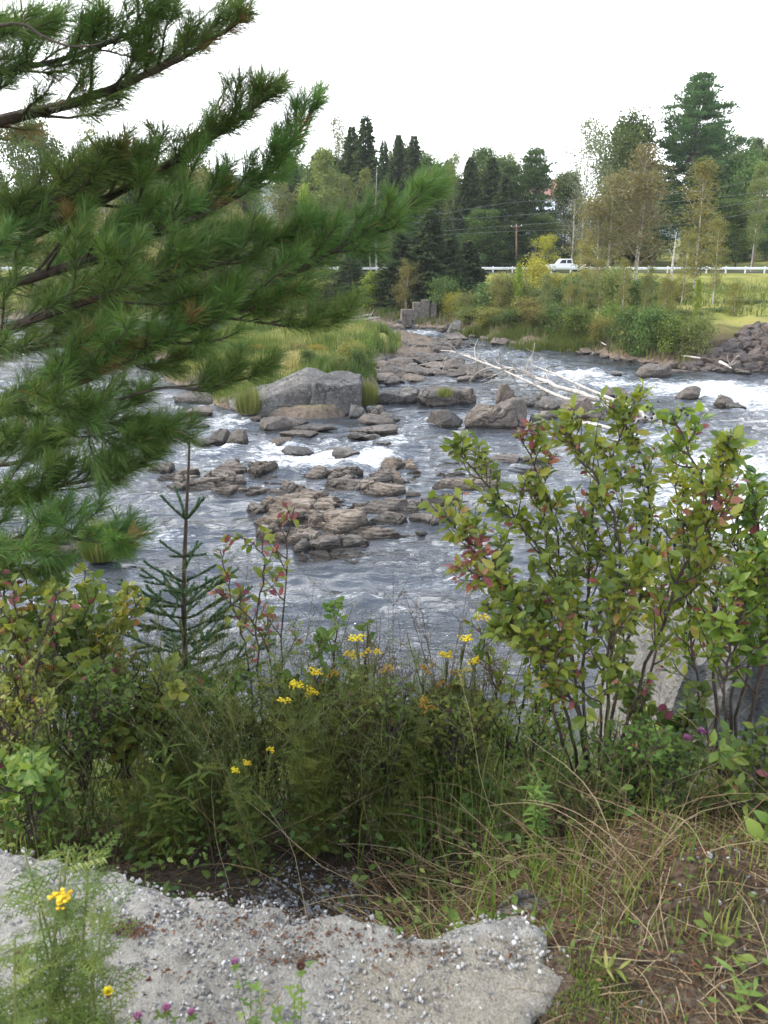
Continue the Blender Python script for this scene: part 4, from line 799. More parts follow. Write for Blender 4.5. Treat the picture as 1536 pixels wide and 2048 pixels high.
b = Buf(); side_solid(b, [(-1.0, 1.12), (-.62, 1.62), (-.02, 1.64), (-.02, 1.12)], 1.64); b.build('side_window', M['glass'], tr)
b = Buf(); side_solid(b, [(.06, 1.12), (.06, 1.64), (.66, 1.65), (.78, 1.12)], 1.64); b.build('side_window', M['glass'], tr)
for x in (-1.7, 1.65):
    for y in (-.86, .86):
        b = Buf(); a = np.linspace(0, 2 * PI, 21)
        ring = np.array([(x, y - .12), (x, y + .12)])
        tube(b, [(x, y - .13, .38), (x, y - .12, .38), (x, y + .12, .38), (x, y + .13, .38)], [.3, .38, .38, .3], 20); w_ = b.build('wheel', M['tyre'], tr)
        hb = Buf(); tube(hb, [(x, y - .15 if y < 0 else y + .15, .38), (x, y, .38)], [.2, .2], 14); hb.build('rim', M['galv'], w_)
for y in (-.75, .75): b = Buf(); box(b, (2.66, y, .85), (.04, .16, .3)); b.build('tail_light', M['lampred'], tr)
for y in (-.7, .7): b = Buf(); box(b, (-2.64, y, .8), (.05, .3, .16)); b.build('headlight', M['galv'], tr)
# house on the rise
def house(u, d, vr, ve, w, label, roofm):
    c = pxd(u, ve, d); zg = float(H(np.array([c[0]]), np.array([d]))[0]); zr = pxd(u, vr, d)[2]; hw = c[2] - zg; root = empty('house', (c[0], d, zg)); tag(root, label, 'house')
    b = Buf(); D = 7.0; box(b, (0, 0, hw / 2), (w, D, hw)); rz = zr - zg
    b.add([(-w / 2, -D / 2, hw), (-w / 2, D / 2, hw), (-w / 2, 0, rz - .15), (w / 2, -D / 2, hw), (w / 2, D / 2, hw), (w / 2, 0, rz - .15)], None, [[0, 2, 1], [3, 4, 5]]); b.build('wall', M['wall'], root)
    b = Buf()
    for s in (-1, 1):
        y0 = s * (D / 2 + .4); V = [(-w / 2 - .4, y0, hw - .15), (w / 2 + .4, y0, hw - .15), (w / 2 + .4, 0, rz), (-w / 2 - .4, 0, rz)]
        b.add(V + [(v[0], v[1], v[2] - .14) for v in V], [[0, 1, 2, 3], [7, 6, 5, 4], [0, 4, 5, 1], [1, 5, 6, 2], [3, 7, 4, 0]])
    rf_ = b.build('roof', roofm, root); b = Buf(); box(b, (w * .3, .9, rz + .1), (.6, .6, 1.6)); b.build('chimney', M['rubble'], rf_)
    for x in (-w * .3, 0, w * .3):
        b = Buf(); box(b, (x, -D / 2 - .03, hw * .62), (1.1, .08, 1.3)); f_ = b.build('window', M['white'], root); b = Buf(); box(b, (x, -D / 2 - .075, hw * .62), (.9, .03, 1.1)); b.build('pane', M['glass'], f_)
house(1102, 158, 358, 396, 9, 'white house with a reddish roof half hidden by trees', M['roof'])
house(1062, 146, 404, 420, 7, 'small white building glimpsed behind the round topped pine', M['galv'])
# stone pier at the far bank
root = empty('stone_pier', tuple(px(846, 652))); tag(root, 'old square stone pier standing at the far waterline under the fir', 'pier')
r = RS(6)
def cut_stones(name, items):
    b = Buf()
    for c, sz, ro in items: box(b, c, sz, ro, r.uniform(), .012)
    return b.build(name, M['pier'], root)
cut_stones('upright_stones', [((-.62, .9, 1.1), (.78, 1.5, 2.35), .04), ((.24, .95, 1.2), (.84, 1.6, 2.6), -.03), ((1.02, 1.0, 1.05), (.62, 1.4, 2.2), .05)])
cut_stones('collapsed_stones', [((-2.0 + .62 * (k % 3) + r.uniform(-.1, .1), .8 + r.uniform(-.2, .2), .3 + .52 * (k // 3)), (r.uniform(.5, .75), 1.2, .5), r.uniform(-.2, .2)) for k in range(8)])

# ------------------------------------------------------------------ fallen tree and driftwood
root = empty('fallen_tree', tuple(px(1270, 838))); tag(root, 'bleached fallen tree lying across the rocks with its roots to the right', 'fallen tree'); root0 = np.array(root.location)
rt = RS(17)
A = catmull([pxd(1330, 862, 34.2), pxd(1240, 812, 36.5), pxd(1120, 772, 40), pxd(1000, 733, 44.5), pxd(885, 699, 49.5)], 40) - root0
A = A + np.column_stack([.10 * fbm(np.arange(40) * .3, np.zeros(40), seed=83), np.zeros(40), .10 * fbm(np.arange(40) * .3, np.ones(40), seed=84)])
b = Buf(); tube(b, A, np.linspace(.18, .03, 40) * (1 + .1 * rt.normal(size=40) * .6), 9); b.build('trunk', M['driftwood'], root)
B2 = catmull([pxd(1245, 815, 36.3), pxd(1140, 800, 38), pxd(1060, 765, 41.5), pxd(1010, 742, 43.8)], 26) - root0
b = Buf(); tube(b, B2, np.linspace(.11, .04, 26), 8); b.build('second_stem', M['driftwood'], root)
B3 = catmull([pxd(1290, 826, 35.4), pxd(1180, 780, 38.5), pxd(1110, 748, 41.5), pxd(1064, 730, 44)], 26) - root0
b = Buf(); tube(b, B3, np.linspace(.095, .025, 26), 8); b.build('third_stem', M['driftwood'], root)
b = Buf()
for k in range(44):
    i = int(rt.uniform(8, 39)); d = nrm(A[min(39, i + 1)] - A[i - 1]) * .8 + rt.normal(size=3) * np.array([.5, .5, .6]) + [0, 0, rt.choice([-.35, .15])]
    P = wood_path(rt, A[i], d, rt.uniform(.8, 2.4), 7, -.02, .16); tube(b, P, np.linspace(.045, .012, 8), 4)
    for s in range(2): Q = wood_path(rt, P[rt.randint(2, 6)], d + rt.normal(size=3) * .7, rt.uniform(.4, 1.1), 4, 0, .2); tube(b, Q, np.linspace(.02, .008, 5), 3)
b.build('branches', M['greywood'], root); b = Buf()
for k in range(16): P = wood_path(rt, A[0] + rt.normal(size=3) * .25 + [-.8, .3, .1], rt.normal(size=3) + [-.5, -.3, -.1], rt.uniform(.8, 1.8), 8, -.06, .35); tube(b, P, np.linspace(.13, .03, 9), 6)
b.build('roots', M['greywood'], root)
DR = [((1185, 660, 1278, 655), 'pale driftwood log against the bank under the slender birch'), ((1168, 678, 1212, 690), 'short bright driftwood log on the shore slabs'), ((1222, 676, 1300, 690), 'driftwood log behind the square bank blocks'), ((1262, 690, 1400, 716), 'long driftwood pole slanting to the rubble slope'), ((1440, 724, 1462, 736), 'white driftwood stick at the foot of the rubble slope'), ((1300, 676, 1390, 708), 'grey driftwood branch above the long slanting pole'), ((700, 636, 780, 624), 'driftwood log on the far bank left of the stone pier'), ((590, 630, 720, 622), 'long bleached log at the head of the left channel'), ((690, 640, 760, 634), 'bleached log lying lowest left of the stone pier'), ((1150, 845, 1240, 862), 'dark log floating below the fallen tree roots')]
for (u0, v0, u1, v1), lab in DR:
    zz = .75 if v0 < 730 else .15
    a, c = px(u0, v0, zz), px(u1, v1, zz)
    m_ = (a + c) / 2 + [0, 0, .1]; b = Buf(); tube(b, catmull([a, m_ + rt.normal(size=3) * .12, c], 14), np.linspace(.13, .05, 14) * (1.0 if abs(u1 - u0) > 60 else .8), 7)
    for s in range(3): P = wood_path(rt, a + (c - a) * rt.uniform(.4, .9), (c - a) / np.linalg.norm(c - a) + rt.normal(size=3) * .5 + [0, 0, .3], rt.uniform(.5, 1.2), 5, .05, .15); tube(b, P, np.linspace(.04, .012, 6), 4)
    tag(b.build('driftwood_log', M['driftwood']), lab, 'driftwood')

# ------------------------------------------------------------------ grass on island, banks, meadow
def blades(r, P, hgt, wid, bend=1.0):
    n = len(P); a = r.uniform(0, 6.28, n); d = np.stack([np.cos(a), np.sin(a), np.zeros(n)], -1)
    up = np.tile([0, 0, 1.0], (n, 1)) + d * r.uniform(0, .35, (n, 1)); return frames(up, -d), np.stack([wid, hgt, hgt * bend * r.uniform(.3, 1.3, n)], -1)
r = RS(31); P = []
for c, rx, ry, h in isle[1:-1]:
    n = int(rx * ry * 300); a = r.uniform(0, 6.28, n); q = np.sqrt(r.uniform(0, 1.0, n)); P.append(np.stack([c[0] + rx * .98 * q * np.cos(a), c[1] + ry * .98 * q * np.sin(a)], -1))
P = np.concatenate(P); dens = fbm(P[:, 0] * .5, P[:, 1] * .5, seed=61, o=3); z = H(P[:, 0], P[:, 1]); keep = (z > .12) & (dens > -.55) & (P[:, 1] > 37); P, z = P[keep], z[keep]; P = np.column_stack([P, z])
n = len(P); hg = r.uniform(.3, .85, n) * (1 + .5 * fbm(P[:, 0] * .4, P[:, 1] * .4, seed=62, o=2)); Mx, sc = blades(r, P, hg, r.uniform(.03, .06, n)); b = Buf()
stamp(b, BLADE, BLADEQ, BLADET, P, Mx, sc, np.clip(r.normal(.4, .2, n) + .45 * fbm(P[:, 0] * .35, P[:, 1] * .25, seed=63, o=3), 0, 1)); stuff(b.build('island_grass', M['islegrass']), 'tall yellow green grass covering the island in the river', 'grass')
# far bank reeds and meadow
r = RS(32); n = 46000; x = r.uniform(-60, 62, n); q = r.uniform(0, 1, n) ** 1.6; y = yfar(x) + .5 + q * 52; ok = (y < ROADY - 4.5); x, y = x[ok], y[ok]; z = H(x, y); ok = (z > .15) & ~((x > 19.5) & (y < yfar(x) + 9)); x, y, z = x[ok], y[ok], z[ok]; n = len(x)
P = np.column_stack([x, y, z]); near = 1 - smooth(1, 7, y - yfar(x)); Mx, sc = blades(r, P, r.uniform(.2, .5, n) + .35 * near, r.uniform(.05, .1, n)); b = Buf()
stamp(b, BLADE, BLADEQ, BLADET, P, Mx, sc, np.clip(r.normal(.35, .2, n) + .3 * fbm(x * .15, y * .15, seed=64, o=3), 0, 1)); stuff(b.build('meadow_grass', M['islegrass']), 'green meadow grass on the far bank below the road', 'grass')
r = RS(33); P = []
for u, v, w, dd in [(1110, 690, 120, 1.5), (1165, 693, 60, 1.2), (1020, 676, 60, 1.2), (960, 664, 60, 1.2)]:
    n = 1500; P.append(np.column_stack([px(u, v, .4)[0] + r.normal(size=n) * w / F * 66 * .3, px(u, v, .4)[1] + .6 + r.normal(size=n) * dd * .5]))
P = np.concatenate(P); P = np.column_stack([P, np.maximum(H(P[:, 0], P[:, 1]), .0)]); n = len(P); Mx, sc = blades(r, P, r.uniform(.4, .95, n), r.uniform(.03, .06, n)); b = Buf(); stamp(b, BLADE, BLADEQ, BLADET, P, Mx, sc, r.uniform(0, .5, n)); stuff(b.build('reed_grass', M['islegrass']), 'lush green reeds overhanging the far waterline', 'grass')
def tussock(name, u, v, z0, rad, hg, n, label, mat='grass', bw=.022):
    r = RS(int(u)); c = px(u, v, z0); a = r.uniform(0, 6.28, n); q = rad * .45 * np.sqrt(r.uniform(0, 1, n)); P = np.column_stack([c[0] + q * np.cos(a), c[1] + q * np.sin(a), np.full(n, z0 - .05)]) - c
    d = np.column_stack([np.cos(a), np.sin(a), np.zeros(n)]); up = np.array([0, 0, 1.0]) + d * r.uniform(.1, .9, (n, 1)); b = Buf(); hh = hg * r.uniform(.6, 1.15, n)
    stamp(b, BLADE, BLADEQ, BLADET, P, frames(up, -d), np.column_stack([np.full(n, bw), hh, hh * 1.1]), np.clip(r.normal(.45, .2, n), 0, 1)); o = b.build(name, M[mat]); o.location = c; tag(o, label, 'grass tuft')
tussock('grass_tussock', 205, 1108, .2, 1.0, .75, 1500, 'rounded grass tussock growing on a flat ledge in the left channel'); tussock('grass_tussock', 890, 790, .75, .8, .35, 400, 'dry grass tuft on top of the broad boulder', 'islegrass'); tussock('grass_tussock', 498, 822, .3, 1.2, 1.0, 700, 'tall grass tuft hanging at the left foot of the sloping boulder', 'islegrass'); tussock('grass_tussock', 735, 806, .3, 1.0, .95, 700, 'tall grass tuft between the square boulder and the slab sided boulder', 'islegrass')


# ================================================================== the near bank
def onb(x, y): return float(H(np.array([x]), np.array([y]))[0])

# ------------------------------------------------------------------ big white pine reaching in from the left
r = RS(71)
root = empty('pine_tree', (-3.1, 3.3, onb(-3.1, 3.3))); tag(root, 'large white pine whose long needled boughs reach in from the left edge', 'tree'); TR = np.array(root.location)
b = Buf(); T = np.array([(0, 0, -.3), (.02, 0, 1.6), (.05, .02, 3.4), (.1, .05, 6), (.15, .1, 9)]); tube(b, catmull(T, 20), np.linspace(.19, .10, 20), 12); b.build('trunk', M['bark_pine'], root)
def bough(path, side_len, seed, r0=.02, nside=26, t0=.06, dens=1.0, nl=(.06, .105), tips=True, flat=.75, width=.00085, cut=51):
    """a bough with alternating side branches and needled shoots"""
    r = RS(seed); Pm = catmull(path, cut)[:48]; wb = Buf(); tube(wb, Pm, np.linspace(r0, .0035, 48), 7)
    L = np.linalg.norm(np.diff(Pm, axis=0), axis=1).sum(); shoots = []
    def sub(P, lev, rad):
        n = len(P); d_end = nrm(P[-1] - P[-2]); shoots.append((P, 1.0))
    tan = nrm(np.gradient(Pm, axis=0))
    for k in range(nside):
        t = t0 + (1 - t0) * (k + r.uniform(0, .8)) / nside; i = min(46, int(t * 47)); p0, tg = Pm[i], tan[i]
        lat = nrm(np.cross(tg, [0, 0, 1])) * (1 if k % 2 else -1); upv = np.cross(lat, tg) * (1 if k % 2 else -1); upv = upv * np.sign(upv[2] + 1e-6)
        ph = r.normal() * (1 - flat) * 1.6; dv = nrm(tg * r.uniform(.55, .95) + lat * math.cos(ph) * .85 + upv * (math.sin(ph) * .8 + .12))
        SL = side_len * .60 * (1 - .86 * t) * r.uniform(.45, 1.3) + .05
        P = [p0]; d = dv
        for q in range(7): d = nrm(d + tg * .07 + np.array([0, 0, .06]) + r.normal(size=3) * .10); P.append(P[-1] + d * SL / 7)
        P = np.array(P); tube(wb, P, np.linspace(max(.0045, r0 * .35 * (1 - t * .5)), .002, 8), 5); shoots.append((P[3:] if SL > .3 else P[1:], 1))
        ns = max(2, int(SL / .085))
        for s in range(ns):
            q = r.uniform(.3, .98) * 7; qi = min(6, int(q)); b0 = P[qi] + (P[qi + 1] - P[qi]) * (q - qi); ld_ = nrm(P[qi + 1] - P[qi])
            sd_ = nrm(np.cross(ld_, upv)) * (1 if s % 2 else -1); dd = nrm(ld_ * .8 + sd_ * .7 + np.array([0, 0, .22]) + r.normal(size=3) * .18); l2 = r.uniform(.06, .15) * (1 - .3 * q / 7) * (1 - .35 * t)
            Q = np.array([b0, b0 + dd * l2 * .5, b0 + nrm(dd + [0, 0, .2]) * l2]); tube(wb, Q, [.0028, .0022, .0014], 4); shoots.append((Q, 1))
    shoots.append((Pm[-9:], 1))
    pos = []; dr = []; dead = []
    for Q, _ in shoots:
        seg = np.diff(Q, axis=0); ln = np.linalg.norm(seg, axis=1); tot = ln.sum(); m = int(tot * 900 * dens) + 20; cum = np.concatenate([[0], np.cumsum(ln)])
        s = (1 - r.uniform(0, 1, m) ** 1.25 * .97) * tot; i = np.clip(np.searchsorted(cum, s) - 1, 0, len(seg) - 1); f = ((s - cum[i]) / ln[i])[:, None]
        c = Q[i] + seg[i] * f; tg = nrm(seg[i]); rad = rand_dirs(r, m); rad = nrm(rad - (rad * tg).sum(1, keepdims=True) * tg)
        dead.append(np.full(m, r.uniform() < .02)); pos.append(c); fw = .75 + .9 * (s / tot)[:, None]; dr.append(nrm(tg * fw + rad * .8 + np.array([0, 0, -.06])))
    pos, dr = np.concatenate(pos), np.concatenate(dr); m = len(pos); ln = r.uniform(nl[0], nl[1], m)
    nb = Buf(); X_ = nrm(np.cross(dr, r.normal(size=(m, 3)))); w_ = (width * r.uniform(.8, 1.3, m))[:, None]
    mid = pos + dr * (ln * .55)[:, None]; tip = pos + dr * ln[:, None] + np.array([0, 0, -1]) * (ln * .12)[:, None]
    V = np.stack([pos - X_ * w_ * .6, pos + X_ * w_ * .6, mid + X_ * w_, mid - X_ * w_, tip], 1).reshape(-1, 3); o5 = np.arange(m)[:, None] * 5
    tone = np.clip(r.normal(.42, .16, m) + .22 * fbm(pos[:, 0] * 5, pos[:, 1] * 5, pos[:, 2] * 5, seed=seed, o=2), 0, .9); tone[r.uniform(size=m) < .02] = 1.0; tone[np.concatenate(dead)] = 1.0
    nb.add(V, o5 + [0, 1, 2, 3], o5 + [3, 2, 4], np.repeat(tone, 5))
    o = wb.build('bough', M['bark_pine'], root); nb.build('needles', M['pine'], o); return o
def bp(*pts): return [pxd(u, v, d) - TR for u, v, d in pts]
BO = [
 (bp((-260, 330, 3.3), (-40, 252, 3.2), (150, 205, 3.15), (290, 150, 3.1), (400, 95, 3.1), (512, 15, 3.1)), .50, 1, .026, 28, .10),
 (bp((-200, 290, 3.1), (-40, 160, 3.0), (120, 120, 3.0), (250, 70, 3.0), (345, -5, 3.0)), .42, 2, .014, 20, .15),
 (bp((-300, 620, 3.4), (40, 480, 3.3), (235, 385, 3.3), (360, 315, 3.25), (470, 245, 3.25), (585, 150, 3.2)), .54, 3, .024, 34, .10),
 (bp((-300, 660, 3.1), (80, 550, 3.1), (250, 490, 3.15), (420, 420, 3.2), (540, 345, 3.25), (642, 195, 3.3)), .72, 4, .022, 36, .10),
 (bp((-300, 900, 3.0), (0, 825, 3.0), (165, 752, 3.0), (320, 685, 3.0), (440, 630, 3.0), (570, 555, 3.0), (710, 478, 3.0), (905, 368, 3.0)), .78, 5, .030, 48, .06),
 (bp((-280, 760, 2.9), (60, 640, 2.9), (230, 585, 2.9), (380, 545, 2.95), (520, 500, 3.0), (640, 440, 3.0)), .62, 6, .018, 32, .08),
 (bp((-240, 860, 2.8), (20, 800, 2.8), (140, 822, 2.8), (215, 872, 2.8), (290, 882, 2.8), (372, 868, 2.8)), .42, 7, .012, 22, .1),
 (bp((-240, 1020, 2.9), (0, 1010, 2.9), (110, 975, 2.9), (220, 950, 2.9), (335, 905, 2.9)), .46, 8, .013, 24, .08),
 (bp((-200, 1110, 2.7), (0, 1085, 2.7), (110, 1075, 2.7), (200, 1085, 2.7), (262, 1098, 2.7)), .38, 9, .009, 16, .08),
 (bp((-260, 560, 3.8), (20, 560, 3.8), (180, 610, 3.8), (340, 600, 3.8), (460, 640, 3.8)), .7, 10, .016, 30, .08),
 (bp((-260, 720, 3.7), (20, 700, 3.7), (170, 690, 3.7), (290, 730, 3.7), (430, 700, 3.7)), .62, 12, .014, 26, .1),
 (bp((-260, 900, 3.3), (-20, 930, 3.3), (80, 905, 3.3), (180, 840, 3.3), (330, 790, 3.3)), .55, 13, .013, 24, .1),
 (bp((-300, 120, 2.9), (-120, 100, 2.8), (-20, 75, 2.75), (80, 60, 2.7)), .34, 14, .010, 12, .2),
 (bp((-260, 1180, 2.9), (-60, 1150, 2.9), (40, 1130, 2.9), (120, 1140, 2.9)), .34, 15, .009, 12, .1),
 (bp((330, 690, 3.0), (430, 640, 2.98), (520, 645, 2.96), (600, 655, 2.95), (660, 650, 2.95), (722, 618, 2.95)), .16, 16, .006, 9, .3),
 (bp((230, 800, 2.95), (330, 775, 2.93), (420, 782, 2.92), (480, 760, 2.92), (552, 738, 2.92)), .18, 17, .006, 9, .3),
 (bp((-300, 480, 3.0), (-40, 450, 3.0), (110, 400, 3.0), (210, 350, 3.0), (260, 320, 3.0)), .40, 18, .016, 18, .1)]
for p, sl, sd_, r0, ns, t0 in BO: bough(p, sl, 700 + sd_, r0, int(ns * 1.15), t0, cut=49 if sd_ in (5, 4) else 51)
# a bare twig in the upper left corner
b = Buf(); tube(b, catmull(bp((-60, 60, 2.6), (40, 48, 2.6), (80, 70, 2.6), (135, 92, 2.6), (190, 90, 2.6), (214, 80, 2.6)), 20), np.linspace(.006, .0016, 20), 5); tube(b, catmull(bp((80, 70, 2.6), (110, 84, 2.6), (150, 70, 2.6)), 8), np.linspace(.003, .001, 8), 4); b.build('bare_twig', M['bark_pine'], root)

# ------------------------------------------------------------------ spruce sapling
base = pxd(392, 1570, 4.0); root = empty('spruce_sapling', tuple(base)); tag(root, 'young spruce sapling with a long bare leader standing against the water', 'tree')
r = RS(81); top = pxd(379, 880, 4.0) - base; hh = top[2]; wb = Buf(); T = catmull([(0, 0, -.1), (.01, 0, hh * .5), top], 30); tube(wb, T, np.linspace(.024, .006, 30), 7); nb = Buf(); P_, D_, S_ = [], [], []
def needled(P, dens=2600):
    seg = np.diff(P, axis=0); ln = np.linalg.norm(seg, axis=1); tot = ln.sum(); m = int(tot * dens); cum = np.concatenate([[0], np.cumsum(ln)]); s = r.uniform(.03, 1, m) * tot
    i = np.clip(np.searchsorted(cum, s) - 1, 0, len(seg) - 1); c = P[i] + seg[i] * ((s - cum[i]) / ln[i])[:, None]; tg = nrm(seg[i]); rad = rand_dirs(r, m); rad = nrm(rad - (rad * tg).sum(1, keepdims=True) * tg)
    P_.append(c); D_.append(nrm(tg * .7 + rad * .8 + np.array([0, 0, .25])))
wh = [(.795, .22, 6, .35), (.715, .14, 4, .2), (.66, .27, 6, .3), (.60, .36, 7, .25), (.545, .40, 7, .2), (.49, .46, 8, .15), (.43, .5, 8, .1), (.37, .55, 8, .05), (.31, .58, 9, 0), (.25, .58, 9, -.05), (.18, .56, 9, -.08), (.11, .5, 8, -.1)]
for f, L, n, el in wh:
    L = L * (.86 if f < .7 else 1); n = max(4, n - 1)
    a0 = r.uniform(0, 6)
    for k in range(n):
        a = a0 + k * 6.283 / n + r.uniform(-.35, .35); d = np.array([math.cos(a), math.sin(a), el + .12 + r.uniform(-.15, .15)]); p0 = T[min(28, max(0, int(f * 29 + r.uniform(-.7, .7) * (f < .7))))]; LL = L * r.uniform(.6, 1.15)
        P = wood_path(r, p0, d, LL, 6, .06, .05); tube(wb, P, np.linspace(.005, .0018, 7), 4); needled(P)
        if L > .25:
            for s in range(int(LL / .065)):
                q = r.uniform(.22, .95) * 6; i = int(q); b0 = P[i] + (P[min(6, i + 1)] - P[i]) * (q - i); sd_ = nrm(np.cross(P[i + 1 if i < 6 else i] - P[i - 1 if i else 0], [0, 0, 1])) * (1 if s % 2 else -1)
                Q = wood_path(r, b0, nrm(d) * .8 + sd_ * .8, (1.1 - q / 6) * LL * .42 + .03, 3, .05, .08); tube(wb, Q, [.0025, .002, .0016, .001], 3); needled(Q)
P_, D_ = np.concatenate(P_), np.concatenate(D_); m = len(P_)
stamp(nb, np.array([(-.5, 0, 0), (.5, 0, 0), (.45, .6, 0), (-.45, .6, 0), (0, 1, 0)]), [[0, 1, 2, 3]], [[3, 2, 4]], P_, frames(D_, rand_dirs(r, m)), np.column_stack([np.full(m, .0024), r.uniform(.011, .019, m), np.ones(m)]), np.clip(r.normal(.4, .25, m), 0, 1))
wb.build('trunk', M['bark_shrub'], root); nb.build('needles', M['spruce_near'], root)

# ------------------------------------------------------------------ leafy shrubs built stem by stem
def shrub(name, stems, label, leafm='shrubleaf', tpl=OVAL, leaf=(.026, .056), twigs=16, twl=(.14, .34), lpt=9, t0=.30, seed=1, red=.045, berries=0, redzone=None, r0=.0072, cat='shrub', bark='bark_shrub', jit=.02, up=.22):
    r = RS(seed); base = np.array(stems[0][0]); root = empty(name, tuple(base)); tag(root, label, cat); wb = Buf(); LP, LD_ = [], []; BP = []
    def add_leaves(Q, n, s0=.15):
        for j in range(n):
            s = s0 + (1 - s0) * (j + r.uniform(.2, .8)) / n; q = s * (len(Q) - 1); i = min(len(Q) - 2, int(q)); c = Q[i] + (Q[i + 1] - Q[i]) * (q - i); tg = nrm(Q[i + 1] - Q[i])
            sd = nrm(np.cross(tg, r.normal(size=3))); LP.append(c + sd * .006); LD_.append(nrm(tg * r.uniform(.3, 1.0) + sd * .9 + np.array([0, 0, -.05])))
        LP.append(Q[-1]); LD_.append(nrm(Q[-1] - Q[-2] + r.normal(size=3) * .3))
    for st in stems:
        T = catmull(np.array(st) - base, 26); T[2:-1] += r.normal(size=(23, 3)) * jit * .25; L = np.linalg.norm(np.diff(T, axis=0), axis=1).sum(); tube(wb, T, np.linspace(r0 * (.6 + .3 * L), .0028, 26), 6)
        add_leaves(T[20:], 5)
        for k in range(twigs):
            t = t0 + (1 - t0) * ((k + r.uniform(0, 1)) / twigs) ** .9; i = min(24, int(t * 25)); tg = nrm(T[i + 1] - T[i]); sd = nrm(np.cross(tg, r.normal(size=3)))
            l = r.uniform(*twl) * (1.2 - .85 * t); Q = wood_path(r, T[i], tg * .55 + sd * .9, l, 6, up, .13); tube(wb, Q, np.linspace(.0042 * (1.2 - .6 * t), .0014, 7), 4); add_leaves(Q, int(lpt * r.uniform(.6, 1.2)))
            if l > twl[0] * 1.2:
                Q2 = wood_path(r, Q[3], tg * .6 + rand_dirs(r, 1)[0], l * .5, 4, up, .13); tube(wb, Q2, np.linspace(.0022, .0012, 5), 3); add_leaves(Q2, max(2, lpt // 2))
            if r.uniform() < berries: BP.append([Q[-1] + r.normal(size=3) * [.010, .010, .014] + [0, 0, -.022] for _ in range(r.randint(4, 9))])
    LP, LD_ = np.array(LP), np.array(LD_); m = len(LP); Mx = frames(LD_, np.array([0, -.35, 1.0]) + .55 * r.normal(size=(m, 3))); sc = r.uniform(leaf[0], leaf[1], m); tone = np.clip(r.normal(.45, .22, m), 0, 1)
    p = np.full(m, red)
    if redzone is not None:
        for c, rad in redzone: p = np.where(np.linalg.norm(LP + base - c, axis=1) < rad, .5, p)
    isr = r.uniform(size=m) < p
    wb.build('stems', M[bark], root)
    lb = Buf(); tone = np.clip(tone - .05 + .18 * fbm(LP[:, 0] * 3.2, LP[:, 1] * 3.2, LP[:, 2] * 3.2, seed=seed, o=2), 0, 1); var = r.randint(0, 4, m); tv_ = tpl.copy()
    for q in range(4):
        tq = tpl.copy(); tq[:, 2] = tq[:, 2] * (.3, 1, 2.2, 1.4)[q] + (.0, .05, .10, -.06)[q] * np.sin(tq[:, 1] * 7 + q) * np.sign(tq[:, 0] + 1e-9) * np.abs(tq[:, 0]) * 3; tq[:, 0] += (.0, .06, -.05, .03)[q] * tq[:, 1] ** 2; tq[:, 0] *= (1, .88, 1.1, .95)[q]
        k_ = (~isr) & (var == q); stamp(lb, tq, LEAFQ, None, LP[k_], Mx[k_], sc[k_], tone[k_])
    lb.build('leaves', M[leafm], root)
    if isr.any(): lb = Buf(); stamp(lb, tpl, LEAFQ, None, LP[isr], Mx[isr], sc[isr] * .88, tone[isr]); lb.build('red_leaves', M['redleaf'], root)
    v, t = ICO[1]
    for g_ in BP: bb = Buf(); g_ = np.array(g_); stamp(bb, v, None, t, g_, np.tile(np.eye(3), (len(g_), 1, 1)), r.uniform(.0042, .006, len(g_))); bb.build('berry_cluster', M['berry'], root)
    return root
def st(*pts): return [pxd(u, v, d) for u, v, d in pts]
rz = [(pxd(1050, 870, 3.0), .13), (pxd(945, 1125, 2.65), .10), (pxd(1140, 1020, 2.8), .08), (pxd(1120, 900, 3.0), .12), (pxd(1500, 1020, 2.6), .15), (pxd(1270, 1100, 2.7), .07), (pxd(1190, 1300, 2.7), .07)]
shrub('berry_shrub', [
 st((1190, 1612, 2.85), (1165, 1400, 2.85), (1178, 1200, 2.85), (1190, 1000, 2.9), (1285, 772, 2.95)),
 st((1178, 1600, 2.85), (1150, 1350, 2.95), (1110, 1150, 3.0), (1000, 1000, 3.05), (900, 890, 3.1)),
 st((1170, 1600, 2.8), (1110, 1330, 2.75), (1000, 1150, 2.7), (880, 1030, 2.7)),
 st((1200, 1600, 2.9), (1240, 1350, 2.95), (1290, 1150, 3.0), (1290, 950, 3.0), (1230, 800, 3.05)),
 st((1200, 1610, 2.8), (1270, 1400, 2.7), (1360, 1150, 2.6), (1430, 1000, 2.6), (1440, 880, 2.6)),
 st((1160, 1600, 2.8), (1100, 1400, 2.7), (1040, 1220, 2.65), (930, 1130, 2.6)),
 st((1185, 1600, 2.9), (1140, 1300, 3.0), (1110, 1050, 3.1), (1040, 870, 3.1)),
 st((1210, 1600, 2.9), (1220, 1300, 2.85), (1240, 1100, 2.8), (1180, 930, 2.75), (1120, 850, 2.75)),
 st((1220, 1605, 2.95), (1300, 1350, 3.1), (1350, 1100, 3.2), (1350, 900, 3.25)),
 st((1190, 1600, 2.8), (1150, 1420, 2.65), (1090, 1300, 2.55), (1000, 1260, 2.5)),
 st((1200, 1610, 2.75), (1200, 1420, 2.6), (1230, 1250, 2.5), (1300, 1120, 2.45)),
 ], 'large bushy berry shrub with green and reddening leaves filling the right middle', seed=91, berries=.18, redzone=rz, twigs=29, lpt=12, t0=.35)
